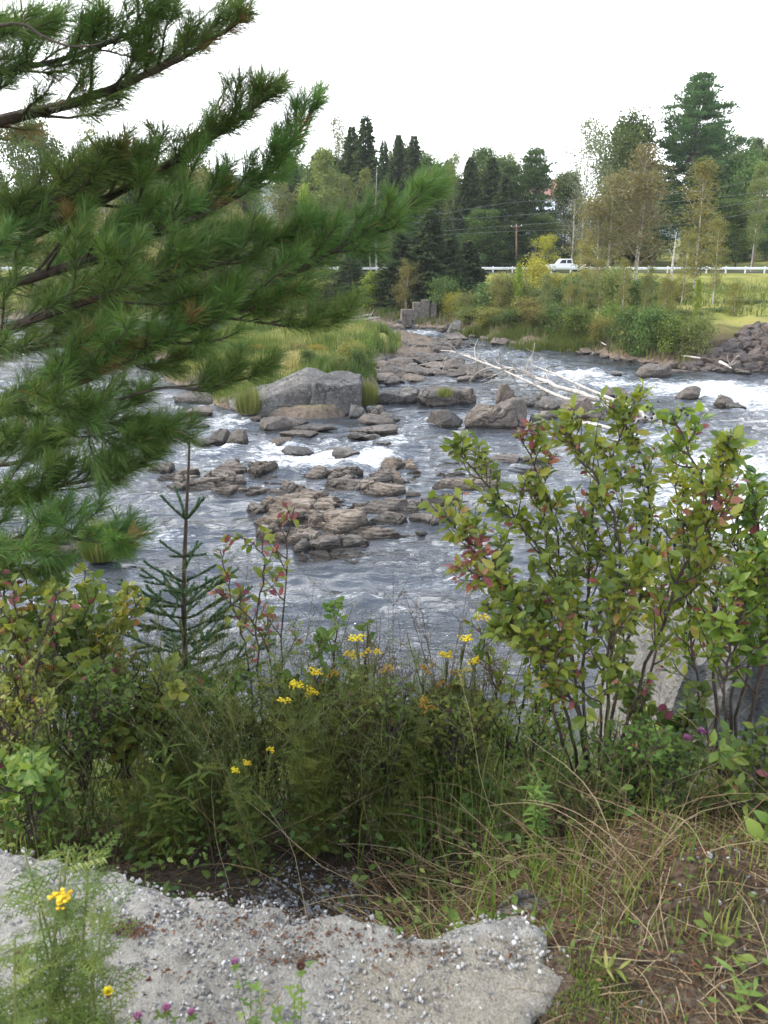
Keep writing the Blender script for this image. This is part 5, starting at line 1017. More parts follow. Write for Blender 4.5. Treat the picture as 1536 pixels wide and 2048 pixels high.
shrub('berry_shrub', [
 st((1440, 1575, 2.7), (1430, 1350, 2.7), (1430, 1150, 2.7), (1400, 960, 2.7), (1345, 830, 2.7)),
 st((1450, 1570, 2.7), (1490, 1350, 2.75), (1520, 1150, 2.8), (1500, 960, 2.8)),
 st((1460, 1575, 2.65), (1520, 1350, 2.6), (1580, 1150, 2.6), (1610, 980, 2.6)),
 st((1450, 1580, 2.6), (1450, 1400, 2.5), (1470, 1250, 2.4), (1520, 1150, 2.4)),
 st((1445, 1580, 2.75), (1400, 1380, 2.9), (1380, 1200, 3.0), (1440, 1040, 3.0)), st((1450, 1580, 2.7), (1470, 1330, 2.8), (1480, 1120, 2.9), (1450, 900, 3.0)), st((1455, 1580, 2.6), (1510, 1400, 2.5), (1540, 1220, 2.4), (1560, 1060, 2.4))], 'taller dark stemmed berry shrub cut by the right picture edge', seed=92, berries=.18, redzone=rz, twigs=27, lpt=12, t0=.36)
shrub('berry_shrub', [
 st((1010, 1590, 3.3), (1000, 1450, 3.3), (985, 1350, 3.3), (960, 1255, 3.3)), st((1015, 1590, 3.3), (1040, 1440, 3.3), (1060, 1330, 3.3), (1070, 1240, 3.3)), st((1020, 1590, 3.3), (1080, 1460, 3.25), (1130, 1380, 3.2))],
 'low yellow green shrub in front left of the large berry shrub', seed=93, red=.04, twigs=9, t0=.35, twl=(.1, .25))
shrub('red_leaf_sapling', [
 st((560, 1500, 3.4), (562, 1380, 3.4), (566, 1240, 3.4), (577, 1080, 3.4), (590, 1015, 3.4)), st((530, 1500, 3.3), (520, 1380, 3.3), (512, 1240, 3.3), (530, 1120, 3.3), (475, 1070, 3.3)),
 st((500, 1500, 3.4), (500, 1340, 3.4), (470, 1220, 3.4), (440, 1100, 3.4)), st((545, 1500, 3.35), (545, 1360, 3.35), (510, 1250, 3.35), (430, 1180, 3.35))],
 'slim sapling with orange and red leaves beside the young spruce', leafm='bushleaf', leaf=(.035, .058), seed=94, red=.42, twigs=8, lpt=5, t0=.34, twl=(.10, .24), r0=.006)
shrub('leafy_sapling', [st((664, 1450, 3.5), (668, 1330, 3.5), (672, 1260, 3.5), (660, 1210, 3.5)), st((640, 1450, 3.4), (640, 1340, 3.4), (645, 1275, 3.4))], 'thin green sapling on a dark stem right of the red leaved sapling', leafm='herb', leaf=(.035, .06), seed=95, red=0, twigs=6, lpt=5, t0=.4, twl=(.08, .2), r0=.006)
shrub('leafy_sapling', [st((728, 1530, 3.3), (730, 1400, 3.3), (735, 1246, 3.3)), st((720, 1520, 3.35), (712, 1400, 3.35), (700, 1330, 3.35))], 'dark straight stem with few green leaves in the centre of the bank', leafm='herb', leaf=(.03, .055), seed=96, red=0, twigs=5, lpt=4, t0=.3, twl=(.06, .16), r0=.005)
for i, (u, v, d, hgt, n, lm, lab) in enumerate([
    (40, 1480, 2.7, 330, 7, 'bushleaf', 'yellowing broad leaved bush at the left picture edge'), (120, 1420, 3.2, 300, 7, 'herb', 'dark green bush behind the yellowing bush'), (-20, 1330, 3.2, 280, 6, 'herb', 'green bush under the pine boughs at the left picture edge'), (190, 1400, 3.6, 260, 7, 'bushleaf', 'loose green bush left of the young spruce'), (60, 1640, 2.3, 160, 5, 'herb', 'low green bush above the left end of the slab'), (250, 1520, 3.0, 230, 6, 'bushleaf', 'tangled low bush at the foot of the young spruce'),
    (440, 1500, 3.4, 150, 6, 'herb', 'low green bush right of the young spruce base'), (600, 1500, 3.4, 150, 5, 'herb', 'low green bush under the thin green sapling'), (840, 1560, 3.2, 150, 6, 'herb', 'low dark bush in the centre of the bank'), (1330, 1560, 2.9, 200, 5, 'herb', 'low leafy bush before the grey concrete block'), (1500, 1640, 2.3, 180, 5, 'herb', 'broad leaved bush at the lower right picture edge'), (930, 1540, 3.3, 180, 6, 'fern', 'fine green bush left of the low yellow green shrub'),
    (330, 1500, 3.1, 200, 7, 'bushleaf', 'fine olive tangle directly before the young spruce'), (170, 1540, 2.8, 220, 7, 'herb', 'fine green tangle under the yellowing bush'), (540, 1540, 3.2, 190, 7, 'bushleaf', 'fine olive tangle under the red leaved sapling'), (700, 1520, 3.2, 180, 7, 'bushleaf', 'fine olive tangle around the dark straight stem'), (780, 1560, 2.9, 200, 7, 'herb', 'fine green tangle under the tallest tansy'), (900, 1560, 2.9, 190, 7, 'bushleaf', 'fine olive tangle left of the berry shrub stems'), (1060, 1570, 2.9, 170, 6, 'bushleaf', 'fine olive tangle at the feet of the berry shrub stems'), (1260, 1590, 2.5, 140, 6, 'herb', 'fine green tangle right of the berry shrub stems'), (20, 1560, 2.5, 200, 7, 'bushleaf', 'fine olive tangle at the left edge above the slab')]):
    rb = RS(300 + i); stems = []; fine = i >= 12
    for k in range(n): a = rb.uniform(-1, 1); stems.append(st((u + rb.uniform(-20, 20), v + 40, d), (u + a * 45, v - hgt * .4, d + rb.uniform(-.15, .15)), (u + a * 110 + rb.uniform(-20, 20), v - hgt * rb.uniform(.6, 1.05), d + rb.uniform(-.3, .3))))
    shrub('leafy_bush', stems, lab, leafm=lm, leaf=(.013, .030) if fine else (.03, .052), tpl=OVAL if fine or i % 2 == 0 else ROUND, seed=310 + i, red=.02 if lm == 'herb' or fine else .05, twigs=16 if fine else 10, lpt=9 if fine else 7, t0=.12, twl=(.08, .24), r0=.005, cat='bush')

# ------------------------------------------------------------------ herbs
def head_buttons(b, r, c, R, n, sz=.0040):
    v, t = ICO[1]; a = r.uniform(0, 6.28, n); q = R * np.sqrt(r.uniform(0, 1, n)); P = np.column_stack([q * np.cos(a), q * np.sin(a), .012 * (1 - (q / R) ** 2) + r.normal(size=n) * .003]) + c
    stamp(b, v * [1, 1, .6], None, t, P, np.tile(np.eye(3), (n, 1, 1)), r.uniform(.85, 1.2, n) * sz, r.uniform(0, 1, n)); return P
def tansy(seed, h=.8, stems=3, flower='tansy', nh=2, lf=1.0):
    def build():
        r = RS(seed); root = empty('tansy_plant'); wb = Buf(); lp, ld_ = [], []; heads = []
        for k in range(stems):
            a = r.uniform(0, 6.28); hh = h * r.uniform(.75, 1.05); off = np.array([math.cos(a), math.sin(a), 0]); T = catmull([off * .02, off * .05 + [0, 0, hh * .5], off * (r.uniform(.05, .16) if not (lf == 1.0 and h < .5 and k == 0) else .01) + [0, 0, hh]], 16); tube(wb, T, np.linspace(.0034, .0018, 16), 5)
            for j in range(30): i = 1 + int(j * .47); aa = j * 2.4 + r.uniform(-.4, .4); lp.append(T[i]); ld_.append([math.cos(aa), math.sin(aa), r.uniform(.2, .8)])
            if flower and k < nh:
                fb = Buf(); heads.append(fb)
                for q in range(r.randint(4, 7)):
                    e = T[-1] + r.normal(size=3) * [.013, .013, .004] + [0, 0, .02]; tube(wb, [T[-3], (T[-1] + e) / 2, e], [.0013, .0011, .0009], 3); head_buttons(fb, r, e, .012, 9)
        lp, ld_ = np.array(lp), np.array(ld_); m = len(lp); lb = Buf(); stamp(lb, PINN, PINNQ, None, lp, frames(ld_, np.tile([0, 0, 1.0], (m, 1)) + .3 * r.normal(size=(m, 3))), r.uniform(.05, .11, m) * lf, np.clip(r.normal(.45, .22, m), 0, 1))
        wb.build('stems', M['stem'], root); lb.build('leaves', M['herb' if lf >= 1.0 and h < .5 else 'fern'], root)
        for fb in heads: fb.build('flower_head', M[flower], root)
        return root
    return build
def lance(seed, h=.8, stems=3, mat='herb', flower=None, ll=(.06, .11), droop=.0):
    def build():
        r = RS(seed); root = empty('goldenrod_plant' if flower else 'leafy_weed'); wb = Buf(); lp, ld_ = [], []; heads = []
        for k in range(stems):
            a = r.uniform(0, 6.28); hh = h * r.uniform(.7, 1.05); off = np.array([math.cos(a), math.sin(a), 0]); T = catmull([off * .02, off * .06 + [0, 0, hh * .5], off * r.uniform(.06, .22) + [0, 0, hh]], 20); tube(wb, T, np.linspace(.0034, .0015, 20), 5)
            for j in range(34): i = min(18, 1 + int(j * .52)); aa = j * 2.4 + r.uniform(-.3, .3); lp.append(T[i]); ld_.append([math.cos(aa), math.sin(aa), r.uniform(.1, .8) - droop])
            if flower:
                fb = Buf(); heads.append(fb)
                for q in range(9):
                    i = 19 - q // 2; aa = r.uniform(0, 6.28); e = T[i] + np.array([math.cos(aa), math.sin(aa), .5]) * r.uniform(.03, .07); tube(wb, [T[i], e], [.001, .0008], 3)
                    for s in range(14): v, t = ICO[1]; fb.add(v * .0028 + T[i] + (e - T[i]) * r.uniform(.2, 1) + r.normal(size=3) * .003, None, t, r.uniform())
        lp, ld_ = np.array(lp), np.array(ld_); m = len(lp); lb = Buf(); stamp(lb, LANCE, LEAFQ, None, lp, frames(ld_, np.tile([0, 0, 1.0], (m, 1)) + .3 * r.normal(size=(m, 3))), r.uniform(*ll, m), np.clip(r.normal(.4, .22, m), 0, 1))
        wb.build('stems', M['stem'], root); lb.build('leaves', M[mat], root)
        for fb in heads: fb.build('flower_head', M[flower], root)
        return root
    return build
def seedstalk(seed, h=1.0, n=4, mat='drystem', spread=.28):
    def build():
        r = RS(seed); root = empty('seed_stalk'); wb = Buf(); hb = Buf()
        for k in range(n):
            a = r.uniform(0, 6.28); hh = h * r.uniform(.75, 1.05); off = np.array([math.cos(a), math.sin(a), 0]); T = catmull([off * .01, off * spread * .3 + [0, 0, hh * .5], off * spread * r.uniform(.4, 1) + [0, 0, hh]], 16); tube(wb, T, np.linspace(.0022, .0009, 16), 4)
            for j in range(12):
                i = r.randint(7, 16); aa = r.uniform(0, 6.28); Q = wood_path(r, T[i], [math.cos(aa) * .7, math.sin(aa) * .7, .8], r.uniform(.06, .17), 4, .0, .15); tube(wb, Q, np.linspace(.0011, .0006, 5), 3)
                for s in range(5): v, t = ICO[1]; hb.add(v * [.0016, .0016, .003] + Q[r.randint(1, 5)] + r.normal(size=3) * .006, None, t, r.uniform())
        wb.build('stems', M[mat], root); so = hb.build('seeds', M[mat], root); so['kind'] = 'stuff'; return root
    return build
def clover(seed, h=.28, heads=1, mat='cloverhead', stems=4):
    TRI = np.vstack([leaf_t(.6, .05, .08, (.3, .8, 1, .9, .4)) @ np.array([[math.cos(a), math.sin(a), 0], [-math.sin(a), math.cos(a), 0], [0, 0, 1]]) for a in (0, 2.1, -2.1)]); TQ = np.vstack([np.array(LEAFQ) + 15 * k for k in range(3)])
    def build():
        r = RS(seed); root = empty('clover_plant'); wb = Buf(); lb = Buf(); lp, ld_ = [], []
        for k in range(stems):
            a = r.uniform(0, 6.28); hh = h * (1 if k < heads else r.uniform(.4, .75)); off = np.array([math.cos(a), math.sin(a), 0]) * (0.03 + .05 * k / stems); T = catmull([off * .2, off + [0, 0, hh * .5], off * 1.2 + [0, 0, hh]], 10); tube(wb, T, np.linspace(.0016, .0011, 10), 5)
            for j in (3, 5, 7, 8): lp.append(T[j] + r.normal(size=3) * .016); ld_.append(np.append(r.normal(size=2), .25))
            if k < heads:
                lp += [T[-1] + [.0, 0, -.012]] * 2; ld_ += [[1, .2, .1], [-1, -.3, .1]]; hb = Buf(); m = 130; d = rand_dirs(r, m); d[:, 2] = np.abs(d[:, 2]) * 1.2 - .35; d = nrm(d)
                stamp(hb, CARD * [.5, 1, 1], CARDQ, None, T[-1] + d * .004 + [0, 0, .006], frames(d + [0, 0, .5], rand_dirs(r, m)), r.uniform(.009, .0135, m), np.clip(.35 + d[:, 2] * .4 + r.normal(size=m) * .15, 0, 1)); hb.build('flower_head', M[mat], root)
        lp, ld_ = np.array(lp), np.array(ld_); m = len(lp); stamp(lb, TRI, TQ, None, lp, frames(ld_, np.tile([0, 0, 1.0], (m, 1)) + .25 * r.normal(size=(m, 3))), r.uniform(.013, .022, m), np.clip(r.normal(.45, .2, m), 0, 1))
        wb.build('stems', M['stem'], root); lb.build('leaves', M['herb'], root); return root
    return build
K = {'tansy_corner': tansy(406, .46, 5, 'tansy', 1, lf=1.0), 'fern_corner': tansy(407, .4, 5, None, lf=1.0), 'tansy_a': tansy(401, .85, 3), 'tansy_b': tansy(402, .8, 4, 'tansy', 3), 'tansy_old': tansy(403, .85, 3, 'oldtansy', 3), 'fern_a': tansy(404, .62, 4, None), 'fern_b': tansy(405, .5, 3, None),
     'lance_a': lance(411, .75, 4, 'herb'), 'lance_b': lance(412, .6, 3, 'fern', None, (.05, .09)), 'golden': lance(413, .85, 3, 'herb', 'tansy'), 'stalk_a': seedstalk(421, 1.0, 4), 'stalk_b': seedstalk(422, .9, 5, 'stem', .5), 'stalk_c': seedstalk(423, .8, 3, 'drygrass', .4),
     'clover': clover(431), 'clover_b': clover(432, .24, 1, 'deadhead'), 'clover_c': clover(433, .3, 2)}
KH = {'tansy_corner': .46, 'fern_corner': .38, 'tansy_a': .87, 'tansy_b': .82, 'tansy_old': .87, 'golden': .85, 'clover': .29, 'clover_b': .25, 'clover_c': .31, 'stalk_a': 1.0, 'stalk_b': .9, 'stalk_c': .8, 'lance_a': .72, 'lance_b': .58, 'fern_a': .6, 'fern_b': .5}
def herb(kind, u, vt, d, label, cat, group=None, rot=None, zb=None, wide=1.0):
    p = pxd(u, vt, d); zg = onb(p[0], p[1]) if zb is None else zb; s = max(.35, (p[2] - zg) / KH[kind]); lean_ = 0
    place(kind, K[kind], (p[0], p[1], zg - .01), (s * wide if s < 1.3 else 1.3 * wide, s * wide if s < 1.3 else 1.3 * wide, s), rr.uniform(0, 6.28) if rot is None else rot, label, cat, group)
for kind, u, v, d, lab in [('tansy_a', 780, 1258, 2.9, 'tallest flowering tansy in the middle, yellow head against the water'), ('tansy_b', 622, 1300, 3.0, 'flowering tansy right of the red leaved sapling'), ('tansy_b', 900, 1238, 3.3, 'flowering tansy with heads just left of the berry shrub twigs'), ('tansy_old', 862, 1330, 3.0, 'tansy with faded brown heads below the seed stalks'), ('tansy_a', 985, 1292, 3.1, 'flowering tansy tucked against the low yellow green shrub'), ('tansy_old', 800, 1345, 2.8, 'tansy with faded heads just below the tallest tansy'), ('tansy_old', 690, 1355, 3.1, 'small faded tansy near the dark straight stem'), ('tansy_b', 625, 1365, 2.8, 'short flowering tansy below the one by the sapling'), ('tansy_b', 490, 1492, 2.6, 'low flowering tansy right of the spruce base'), ('tansy_old', 66, 1235, 3.0, 'tansy with orange heads at the left edge under the pine'), ('golden', 318, 1320, 3.3, 'thin goldenrod crossing in front of the young spruce'), ('tansy_old', 1210, 1440, 2.6, 'withered tansy among the stems of the large berry shrub')]:
    herb(kind, u, v, d, lab, 'flowering plant')
r = RS(55)
for k in range(24):
    u = r.uniform(600, 1120); d = r.uniform(2.9, 3.9); herb(r.choice(['fern_a', 'fern_b', 'lance_b', 'stalk_b']), u, r.uniform(1370, 1560), d, 'feathery green weed in the tangle between spruce and berry shrub', 'weed', 'feathery weeds in the middle of the bank')
for k in range(30):
    u = r.uniform(-80, 520); d = r.uniform(2.7, 3.9); herb(r.choice(['fern_b', 'lance_a', 'lance_b', 'fern_a']), u, r.uniform(1330, 1600), d, 'green weed in the tangle below the pine and spruce on the left', 'weed', 'weeds on the left of the bank')
for k in range(16):
    u = r.uniform(1050, 1560); d = r.uniform(2.2, 3.2); herb(r.choice(['lance_a', 'lance_b', 'fern_b']), u, r.uniform(1440, 1600), d, 'narrow leaved weed under the berry shrubs on the right', 'weed', 'weeds under the berry shrubs')
for k in range(14): herb('stalk_a', r.uniform(640, 950), r.uniform(1180, 1330), r.uniform(2.9, 3.6), 'dry branching seed stalk standing against the water in the middle', 'dry plant', 'dry seed stalks in the middle of the bank')
for k in range(14): herb('stalk_b', r.uniform(560, 1000), r.uniform(1230, 1400), r.uniform(2.8, 3.5), 'wiry green stalk rising against the lower river in the middle', 'weed', 'wiry stalks in the middle of the bank')
for k in range(26): herb('stalk_b', r.uniform(60, 560), r.uniform(1150, 1420), r.uniform(2.7, 3.5), 'wiry green stalk tangled around the young spruce', 'weed', 'wiry stalks around the young spruce')
for k in range(12): herb('stalk_c', r.uniform(1000, 1540), r.uniform(1420, 1640), r.uniform(2.1, 2.9), 'pale dry stalk in front of the berry shrubs', 'dry plant', 'dry stalks before the berry shrubs')
# flowers standing on the slab in front
g = SLABZ
for kind, u, v, d, lab, cat in [('tansy_corner', 105, 1772, 1.22, 'out of focus tansy with one bright yellow head in the lower left corner', 'flowering plant'), ('fern_corner', 30, 1840, 1.15, 'blurred feathery plant in the lower left corner', 'weed'), ('clover', 490, 1915, 1.30, 'purple clover rising before the white gravel', 'flower'), ('clover_b', 590, 1944, 1.26, 'brown withered clover right of the purple clover', 'flower'), ('clover', 400, 2000, 1.2, 'short purple clover at the bottom edge', 'flower'), ('clover_c', 298, 2020, 1.16, 'low pair of purple clovers left of the short one', 'flower'), ('clover', 38, 1880, 1.25, 'purple clover among the blurred corner plants', 'flower'), ('clover_b', 500, 2030, 1.18, 'reddish clover cut by the bottom edge', 'flower'), ('clover_b', 445, 2036, 1.15, 'dried clover cut by the bottom edge', 'flower'), ('clover', 1350, 1468, 2.35, 'tall pink clover before the concrete block, left of two', 'flower'), ('clover', 1426, 1468, 2.35, 'tall pink clover before the concrete block, right of two', 'flower')]:
    herb(kind, u, v, d, lab, cat, zb=g if d < 1.5 else None, wide=1.0 if not kind.startswith('clover') or d > 2 else .9)
# yellow hawkbit
p = pxd(216, 1985, 1.2); root = empty('hawkbit_flower', (p[0], p[1], g)); tag(root, 'single bright yellow hawkbit flower near the bottom left', 'flower'); b = Buf(); hh = p[2] - g; tube(b, [(0, 0, 0), (.006, 0, hh * .5), (0, 0, hh)], [.0018, .0015, .002], 6); b.build('stem', M['stem'], root)
b = Buf(); m = 90; a = r.uniform(0, 6.28, m); d = np.column_stack([np.cos(a), np.sin(a), r.uniform(.15, 1.6, m)]); stamp(b, CARD * [.45, 1, 1], CARDQ, None, np.tile([0, 0, hh], (m, 1)), frames(d, -d + [0, 0, 2.0]), r.uniform(.009, .014, m), r.uniform(.4, 1, m)); b.build('petals', M['tansy'], root); b = Buf(); tube(b, [(0, 0, hh - .014), (0, 0, hh - .006), (0, 0, hh + .002)], [.002, .006, .0065], 8); b.build('bud_cup', M['deadhead'], root)
# broad leaved seedlings behind the slab edge
for u, v, d, n, L, lab, tp, mt in [(372, 1790, 1.85, 9, .075, 'small seedling with broad rounded leaves at the slab edge', ROUND, 'shrubleaf'), (128, 1722, 1.95, 7, .10, 'pale seedling with long lance leaves behind the slab edge', LANCE, 'shrubleaf'), (480, 1795, 1.9, 6, .05, 'tiny dark seedling right of the broad leaved seedling', LANCE, 'herb'), (1500, 1760, 1.9, 10, .07, 'broad leaved plant at the right edge near the shrub foot', OVAL, 'herb'), (690, 1770, 1.95, 12, .03, 'little clover like plant beyond the slab rim', ROUND, 'herb'), (770, 1790, 1.85, 12, .03, 'little clover like plant right of its twin beyond the slab rim', ROUND, 'herb'), (930, 1770, 1.9, 12, .035, 'small weed at the end of the gravel hollow', ROUND, 'herb'), (1490, 1990, 1.35, 10, .05, 'small weed in the bottom right corner', LANCE, 'herb'), (1450, 1900, 1.5, 8, .04, 'small weed above the bottom right corner', OVAL, 'herb'), (1215, 1935, 1.45, 8, .045, 'grassy seedling right of the slab corner', LANCE, 'grass')]:
    p = pxd(u, v, d); z = onb(p[0], p[1]); root = empty('seedling', (p[0], p[1], z)); tag(root, lab, 'seedling'); rs = RS(int(u)); b = Buf(); lp, ld_ = [], []
    for k in range(3):
        a = rs.uniform(0, 6.28); T = catmull([(0, 0, 0), (.02 * math.cos(a), .02 * math.sin(a), L * .7), (.05 * math.cos(a), .05 * math.sin(a), L * 1.5)], 8); tube(b, T, np.linspace(.0016, .0009, 8), 4)
        for j in range(n // 3 + 1): lp.append(T[rs.randint(3, 8)]); ld_.append(np.append(rs.normal(size=2), rs.uniform(.1, .9)))
    b.build('stems', M['stem'], root); lp, ld_ = np.array(lp), np.array(ld_); m = len(lp); b = Buf(); stamp(b, tp, LEAFQ, None, lp, frames(ld_, np.tile([0, -.4, 1.0], (m, 1)) + .2 * rs.normal(size=(m, 3))), rs.uniform(.8, 1.2, m) * L, rs.uniform(.3, .9, m)); b.build('leaves', M[mt], root)

# ------------------------------------------------------------------ concrete block at the right
p = px(1290, 1560, 3.9); bv = Buf(); n = 46
cb = np.array([2.75, 4.55]); gx, gz = np.meshgrid(np.linspace(-1, 1, n), np.linspace(0, 1, n)); gx = gx.ravel(); gz = gz.ravel()
front = np.column_stack([cb[0] + gx * 1.0 + .42 * (gz - .5) * smooth(.6, -1, gx), cb[1] - .30 * (1 - gz) + .06 * fbm(gx * 3, gz * 3, seed=70, o=5) + .35 * smooth(.45, .6, gz) * smooth(-.55, -.35, gx), 2.9 + gz * (1.95 + .16 * fbm(gx * 2.6, gx * 0, seed=72, o=3) - .35 * smooth(-.6, -1, gx))])
topb = front.reshape(n, n, 3)[-1]; back = [topb]
for k in range(1, 12): q = topb.copy(); q[:, 1] += k * .12; q[:, 2] += -.02 * k + .05 * fbm(q[:, 0] * 4, q[:, 1] * 4, seed=73); back.append(q)
last = back[-1].copy(); last[:, 2] = 2.0; back.append(last)
bv.add(front, grid_quads(n, n)); bv.add(np.concatenate(back), grid_quads(n, len(back)))
for e, s in ((0, 1), (n - 1, -1)):
    col_ = front.reshape(n, n, 3)[:, e]; c2 = col_.copy(); c2[:, 1] += 1.35; bv.add(np.vstack([col_, c2]), grid_quads(n, 2))
M['oldcon'] = rockmat('old_concrete', (.15, .145, .135), (.27, .262, .245), (.40, .39, .37), .2, .25, False)
tag(bv.build('concrete_block', M['oldcon'], None, True), 'weathered grey concrete block behind the stems of the berry shrubs', 'concrete block')

# ------------------------------------------------------------------ loose cover
r = RS(66)
def scatter_ground(n, xr, yr, f=None):
    x = r.uniform(*xr, n); y = r.uniform(*yr, n); ok = np.ones(n, bool) if f is None else f(x, y); return x[ok], y[ok]
notslab = lambda x, y: ~inside(jag, np.column_stack([x, y]))
# green grass and low weeds on the bank
x, y = scatter_ground(24000, (-4.5, 5.0), (1.6, 7.5), notslab); d_ = fbm(x * 1.3, y * 1.3, seed=67, o=3); hol = np.minimum(1, 1.5 * np.exp(-(((x + .32) / .26) ** 2 + ((y - 2.15) / .5) ** 2))); right = smooth(.35, .8, x) * (1 - smooth(2.3, 2.7, y)); ok = (d_ + r.uniform(-.6, .6, len(x)) > -.1 + 1.4 * hol + .62 * right); x, y = x[ok], y[ok]
n = len(x); P = np.column_stack([x, y, H(x, y)]); hg = r.uniform(.12, .62, n) * (1 - .6 * smooth(.3, .8, x) * (1 - smooth(2.2, 2.8, y))) * (.5 + .5 * smooth(1.9, 2.6, y)); Mx, sc = blades(r, P, hg, r.uniform(.003, .006, n)); b = Buf()
stamp(b, BLADE, BLADEQ, BLADET, P, Mx, sc, np.clip(r.normal(.3, .25, n), 0, 1)); stuff(b.build('bank_grass', M['grass']), 'green grass blades growing through the weeds on the near bank', 'grass')
x, y = scatter_ground(34000, (-4.5, 5.0), (1.65, 7.5), notslab); hol = np.minimum(1, 1.5 * np.exp(-(((x + .32) / .26) ** 2 + ((y - 2.15) / .5) ** 2))); right = smooth(.3, .7, x) * (1 - smooth(2.2, 2.6, y)); ok = r.uniform(size=len(x)) > .96 * np.maximum(hol, right); x, y = x[ok], y[ok]; n = len(x)
P = np.column_stack([x, y, H(x, y) + r.uniform(.0, .30, n) * smooth(1.7, 2.6, y)]); b = Buf(); stamp(b, OVAL, LEAFQ, None, P, frames(np.column_stack([r.normal(size=(n, 2)), r.uniform(-.3, .6, n)]), np.tile([0, -.3, 1.0], (n, 1)) + .4 * r.normal(size=(n, 3))), r.uniform(.016, .045, n), np.clip(r.normal(.35, .25, n), 0, 1)); stuff(b.build('ground_cover', M['herb']), 'low leafy ground cover on the slope below the slab', 'ground cover')
# straw: bent dry stems
def straw(nm, n, xr, yr, L, lab, flat=.35, wid=(.0012, .0022), dirs=None):
    b = Buf(); x, y = scatter_ground(n, xr, yr, notslab)
    for xx, yy, zz in zip(x, y, H(x, y)):
        a = r.uniform(0, 6.28) if dirs is None else r.normal(dirs[0], dirs[1]); l = r.uniform(*L); el = abs(r.normal(0, flat)) + .1; P = [np.array([xx, yy, zz])]; d = np.array([math.cos(a) * math.cos(el), math.sin(a) * math.cos(el), math.sin(el)])
        for k in range(7):
            d = nrm(d + [0, 0, -.17 * r.uniform(.2, 1.6)] + r.normal(size=3) * .10); q = P[-1] + d * l / 7; q[2] = max(q[2], zz - .6 if yy > 2.2 else zz + .004); P.append(q)
        tube(b, P, np.linspace(r.uniform(*wid), .0006, 8), 3, r.uniform(), False)
    return stuff(b.build(nm, M['drygrass']), lab, 'dry grass')
straw('dry_grass', 420, (.15, 3.2), (1.7, 3.2), (.2, .7), 'bent straw coloured dry grass lying before the berry shrubs', .7)
straw('dry_grass', 330, (-.1, .9), (1.75, 2.6), (.2, .55), 'brown dry grass arching over the end of the gravel hollow', .5, dirs=(2.9, .7))
straw('dry_grass', 900, (-4, 2.5), (2.2, 4.5), (.3, 1.0), 'dry stems criss crossing through the weeds on the bank', 1.0)
straw('dry_grass', 2500, (.38, 2.2), (.8, 2.3), (.05, .28), 'short brown straw littering the dirt right of the slab', .22, (.0009, .0018))
# tufts of grass on the dirt at right
for i, (u, v) in enumerate([(1160, 1780), (1210, 1870), (1290, 1860), (1340, 1820), (1260, 1960), (1400, 1880), (1430, 1760), (1330, 1700), (1480, 1830), (1290, 1780), (1390, 1700), (1180, 1700), (1500, 1700), (1100, 1735)]):
    z = onb(*px(u, v, 5.35)[:2]); tussock('grass_tuft', u, v, z, .16, rr.uniform(.05, .12), 40, ['thin green grass tuft by the slab corner', 'grass tuft in the dirt right of the slab corner', 'grass tuft with dark stems in the dirt', 'grass tuft beside the pale pebble', 'low spreading grass tuft near the bottom right', 'grass tuft in the litter at the right', 'grass tuft before the right shrub foot', 'grass tuft among the bent straw', 'grass tuft at the right edge of the dirt', 'sparse grass tuft above the corner tuft', 'grass tuft under the bent straw', 'grass tuft below the large berry shrub', 'tall grass tuft at the right picture edge', 'grass tuft at the back corner of the slab'][i], 'grass', .0045)
# gravel
def gravel(n, xs_, ys_, size, z=None, tone=(.6, .25), f=None):
    x, y = scatter_ground(n, xs_, ys_, f); zz = H(x, y) if z is None else np.full(len(x), z); return np.column_stack([x, y, zz]), r.uniform(*size, len(x)), np.clip(r.normal(*tone, len(x)), 0, 1)
gp, gs, gt = [], [], []
def addg(a): gp.append(a[0]); gs.append(a[1]); gt.append(a[2])
ons = lambda x, y: inside(jag, np.column_stack([x, y]))
rimf = lambda x, y: ons(x, y) & (dist_edge(np.column_stack([x, y])) < .20 * (1.0 + .9 * fbm(x * 5, y * 5, seed=75, o=3)) * smooth(-1.4, -.4, x) + .06) & ((x < .12) | ((x < .40) & (y > 1.45)))
addg(gravel(6500, (-1.5, .4), (1.2, 2.1), (.0010, .0062), SLABZ + .002, (.42, .27), rimf))
bandf = lambda x, y: ons(x, y) & (fbm(x * 6, y * 6, seed=79, o=3) + 1.2 * np.exp(-(((x + .35 + (y - 1.5) * .9) / .34) ** 2 + ((y - 1.5) / .16) ** 2)) > .55 + r.uniform(-.3, .3, len(x))) & (x < .15)
addg(gravel(3800, (-1.2, .2), (1.1, 1.9), (.0010, .0058), SLABZ + .001, (.42, .27), bandf))
addg(gravel(1500, (-1.3, .5), (.9, 1.9), (.0015, .004), SLABZ + .004, (.4, .3), ons))
addg(gravel(9000, (-.85, .45), (1.62, 2.75), (.003, .010), None, (.45, .27), lambda x, y: notslab(x, y) & (np.exp(-(((x + .30) / .30) ** 2 + ((y - 2.15) / .55) ** 2)) > r.uniform(.2, .8, len(x)))))
addg(gravel(700, (.35, 2.0), (.9, 2.3), (.002, .008), None, (.25, .25), notslab)); addg(gravel(500, (-4, 4), (8.2, 10.2), (.02, .12), None, (.2, .15)))
gp, gs, gt = np.concatenate(gp), np.concatenate(gs), np.concatenate(gt); v, t = ICO[1]; v = v * (1 + .5 * fbm(v[:, 0] * 1.7, v[:, 1] * 1.7, v[:, 2] * 1.7, seed=77, o=2))[:, None]
b = Buf(); stamp(b, v, None, t, gp, frames(rand_dirs(r, len(gp)), rand_dirs(r, len(gp))), gs[:, None] * r.uniform(.55, 1.4, (len(gs), 3)) * np.array([1, 1, .8]), gt); stuff(b.build('gravel', M['pebble']), 'loose white and grey gravel along the slab rim and in the hollow', 'gravel')
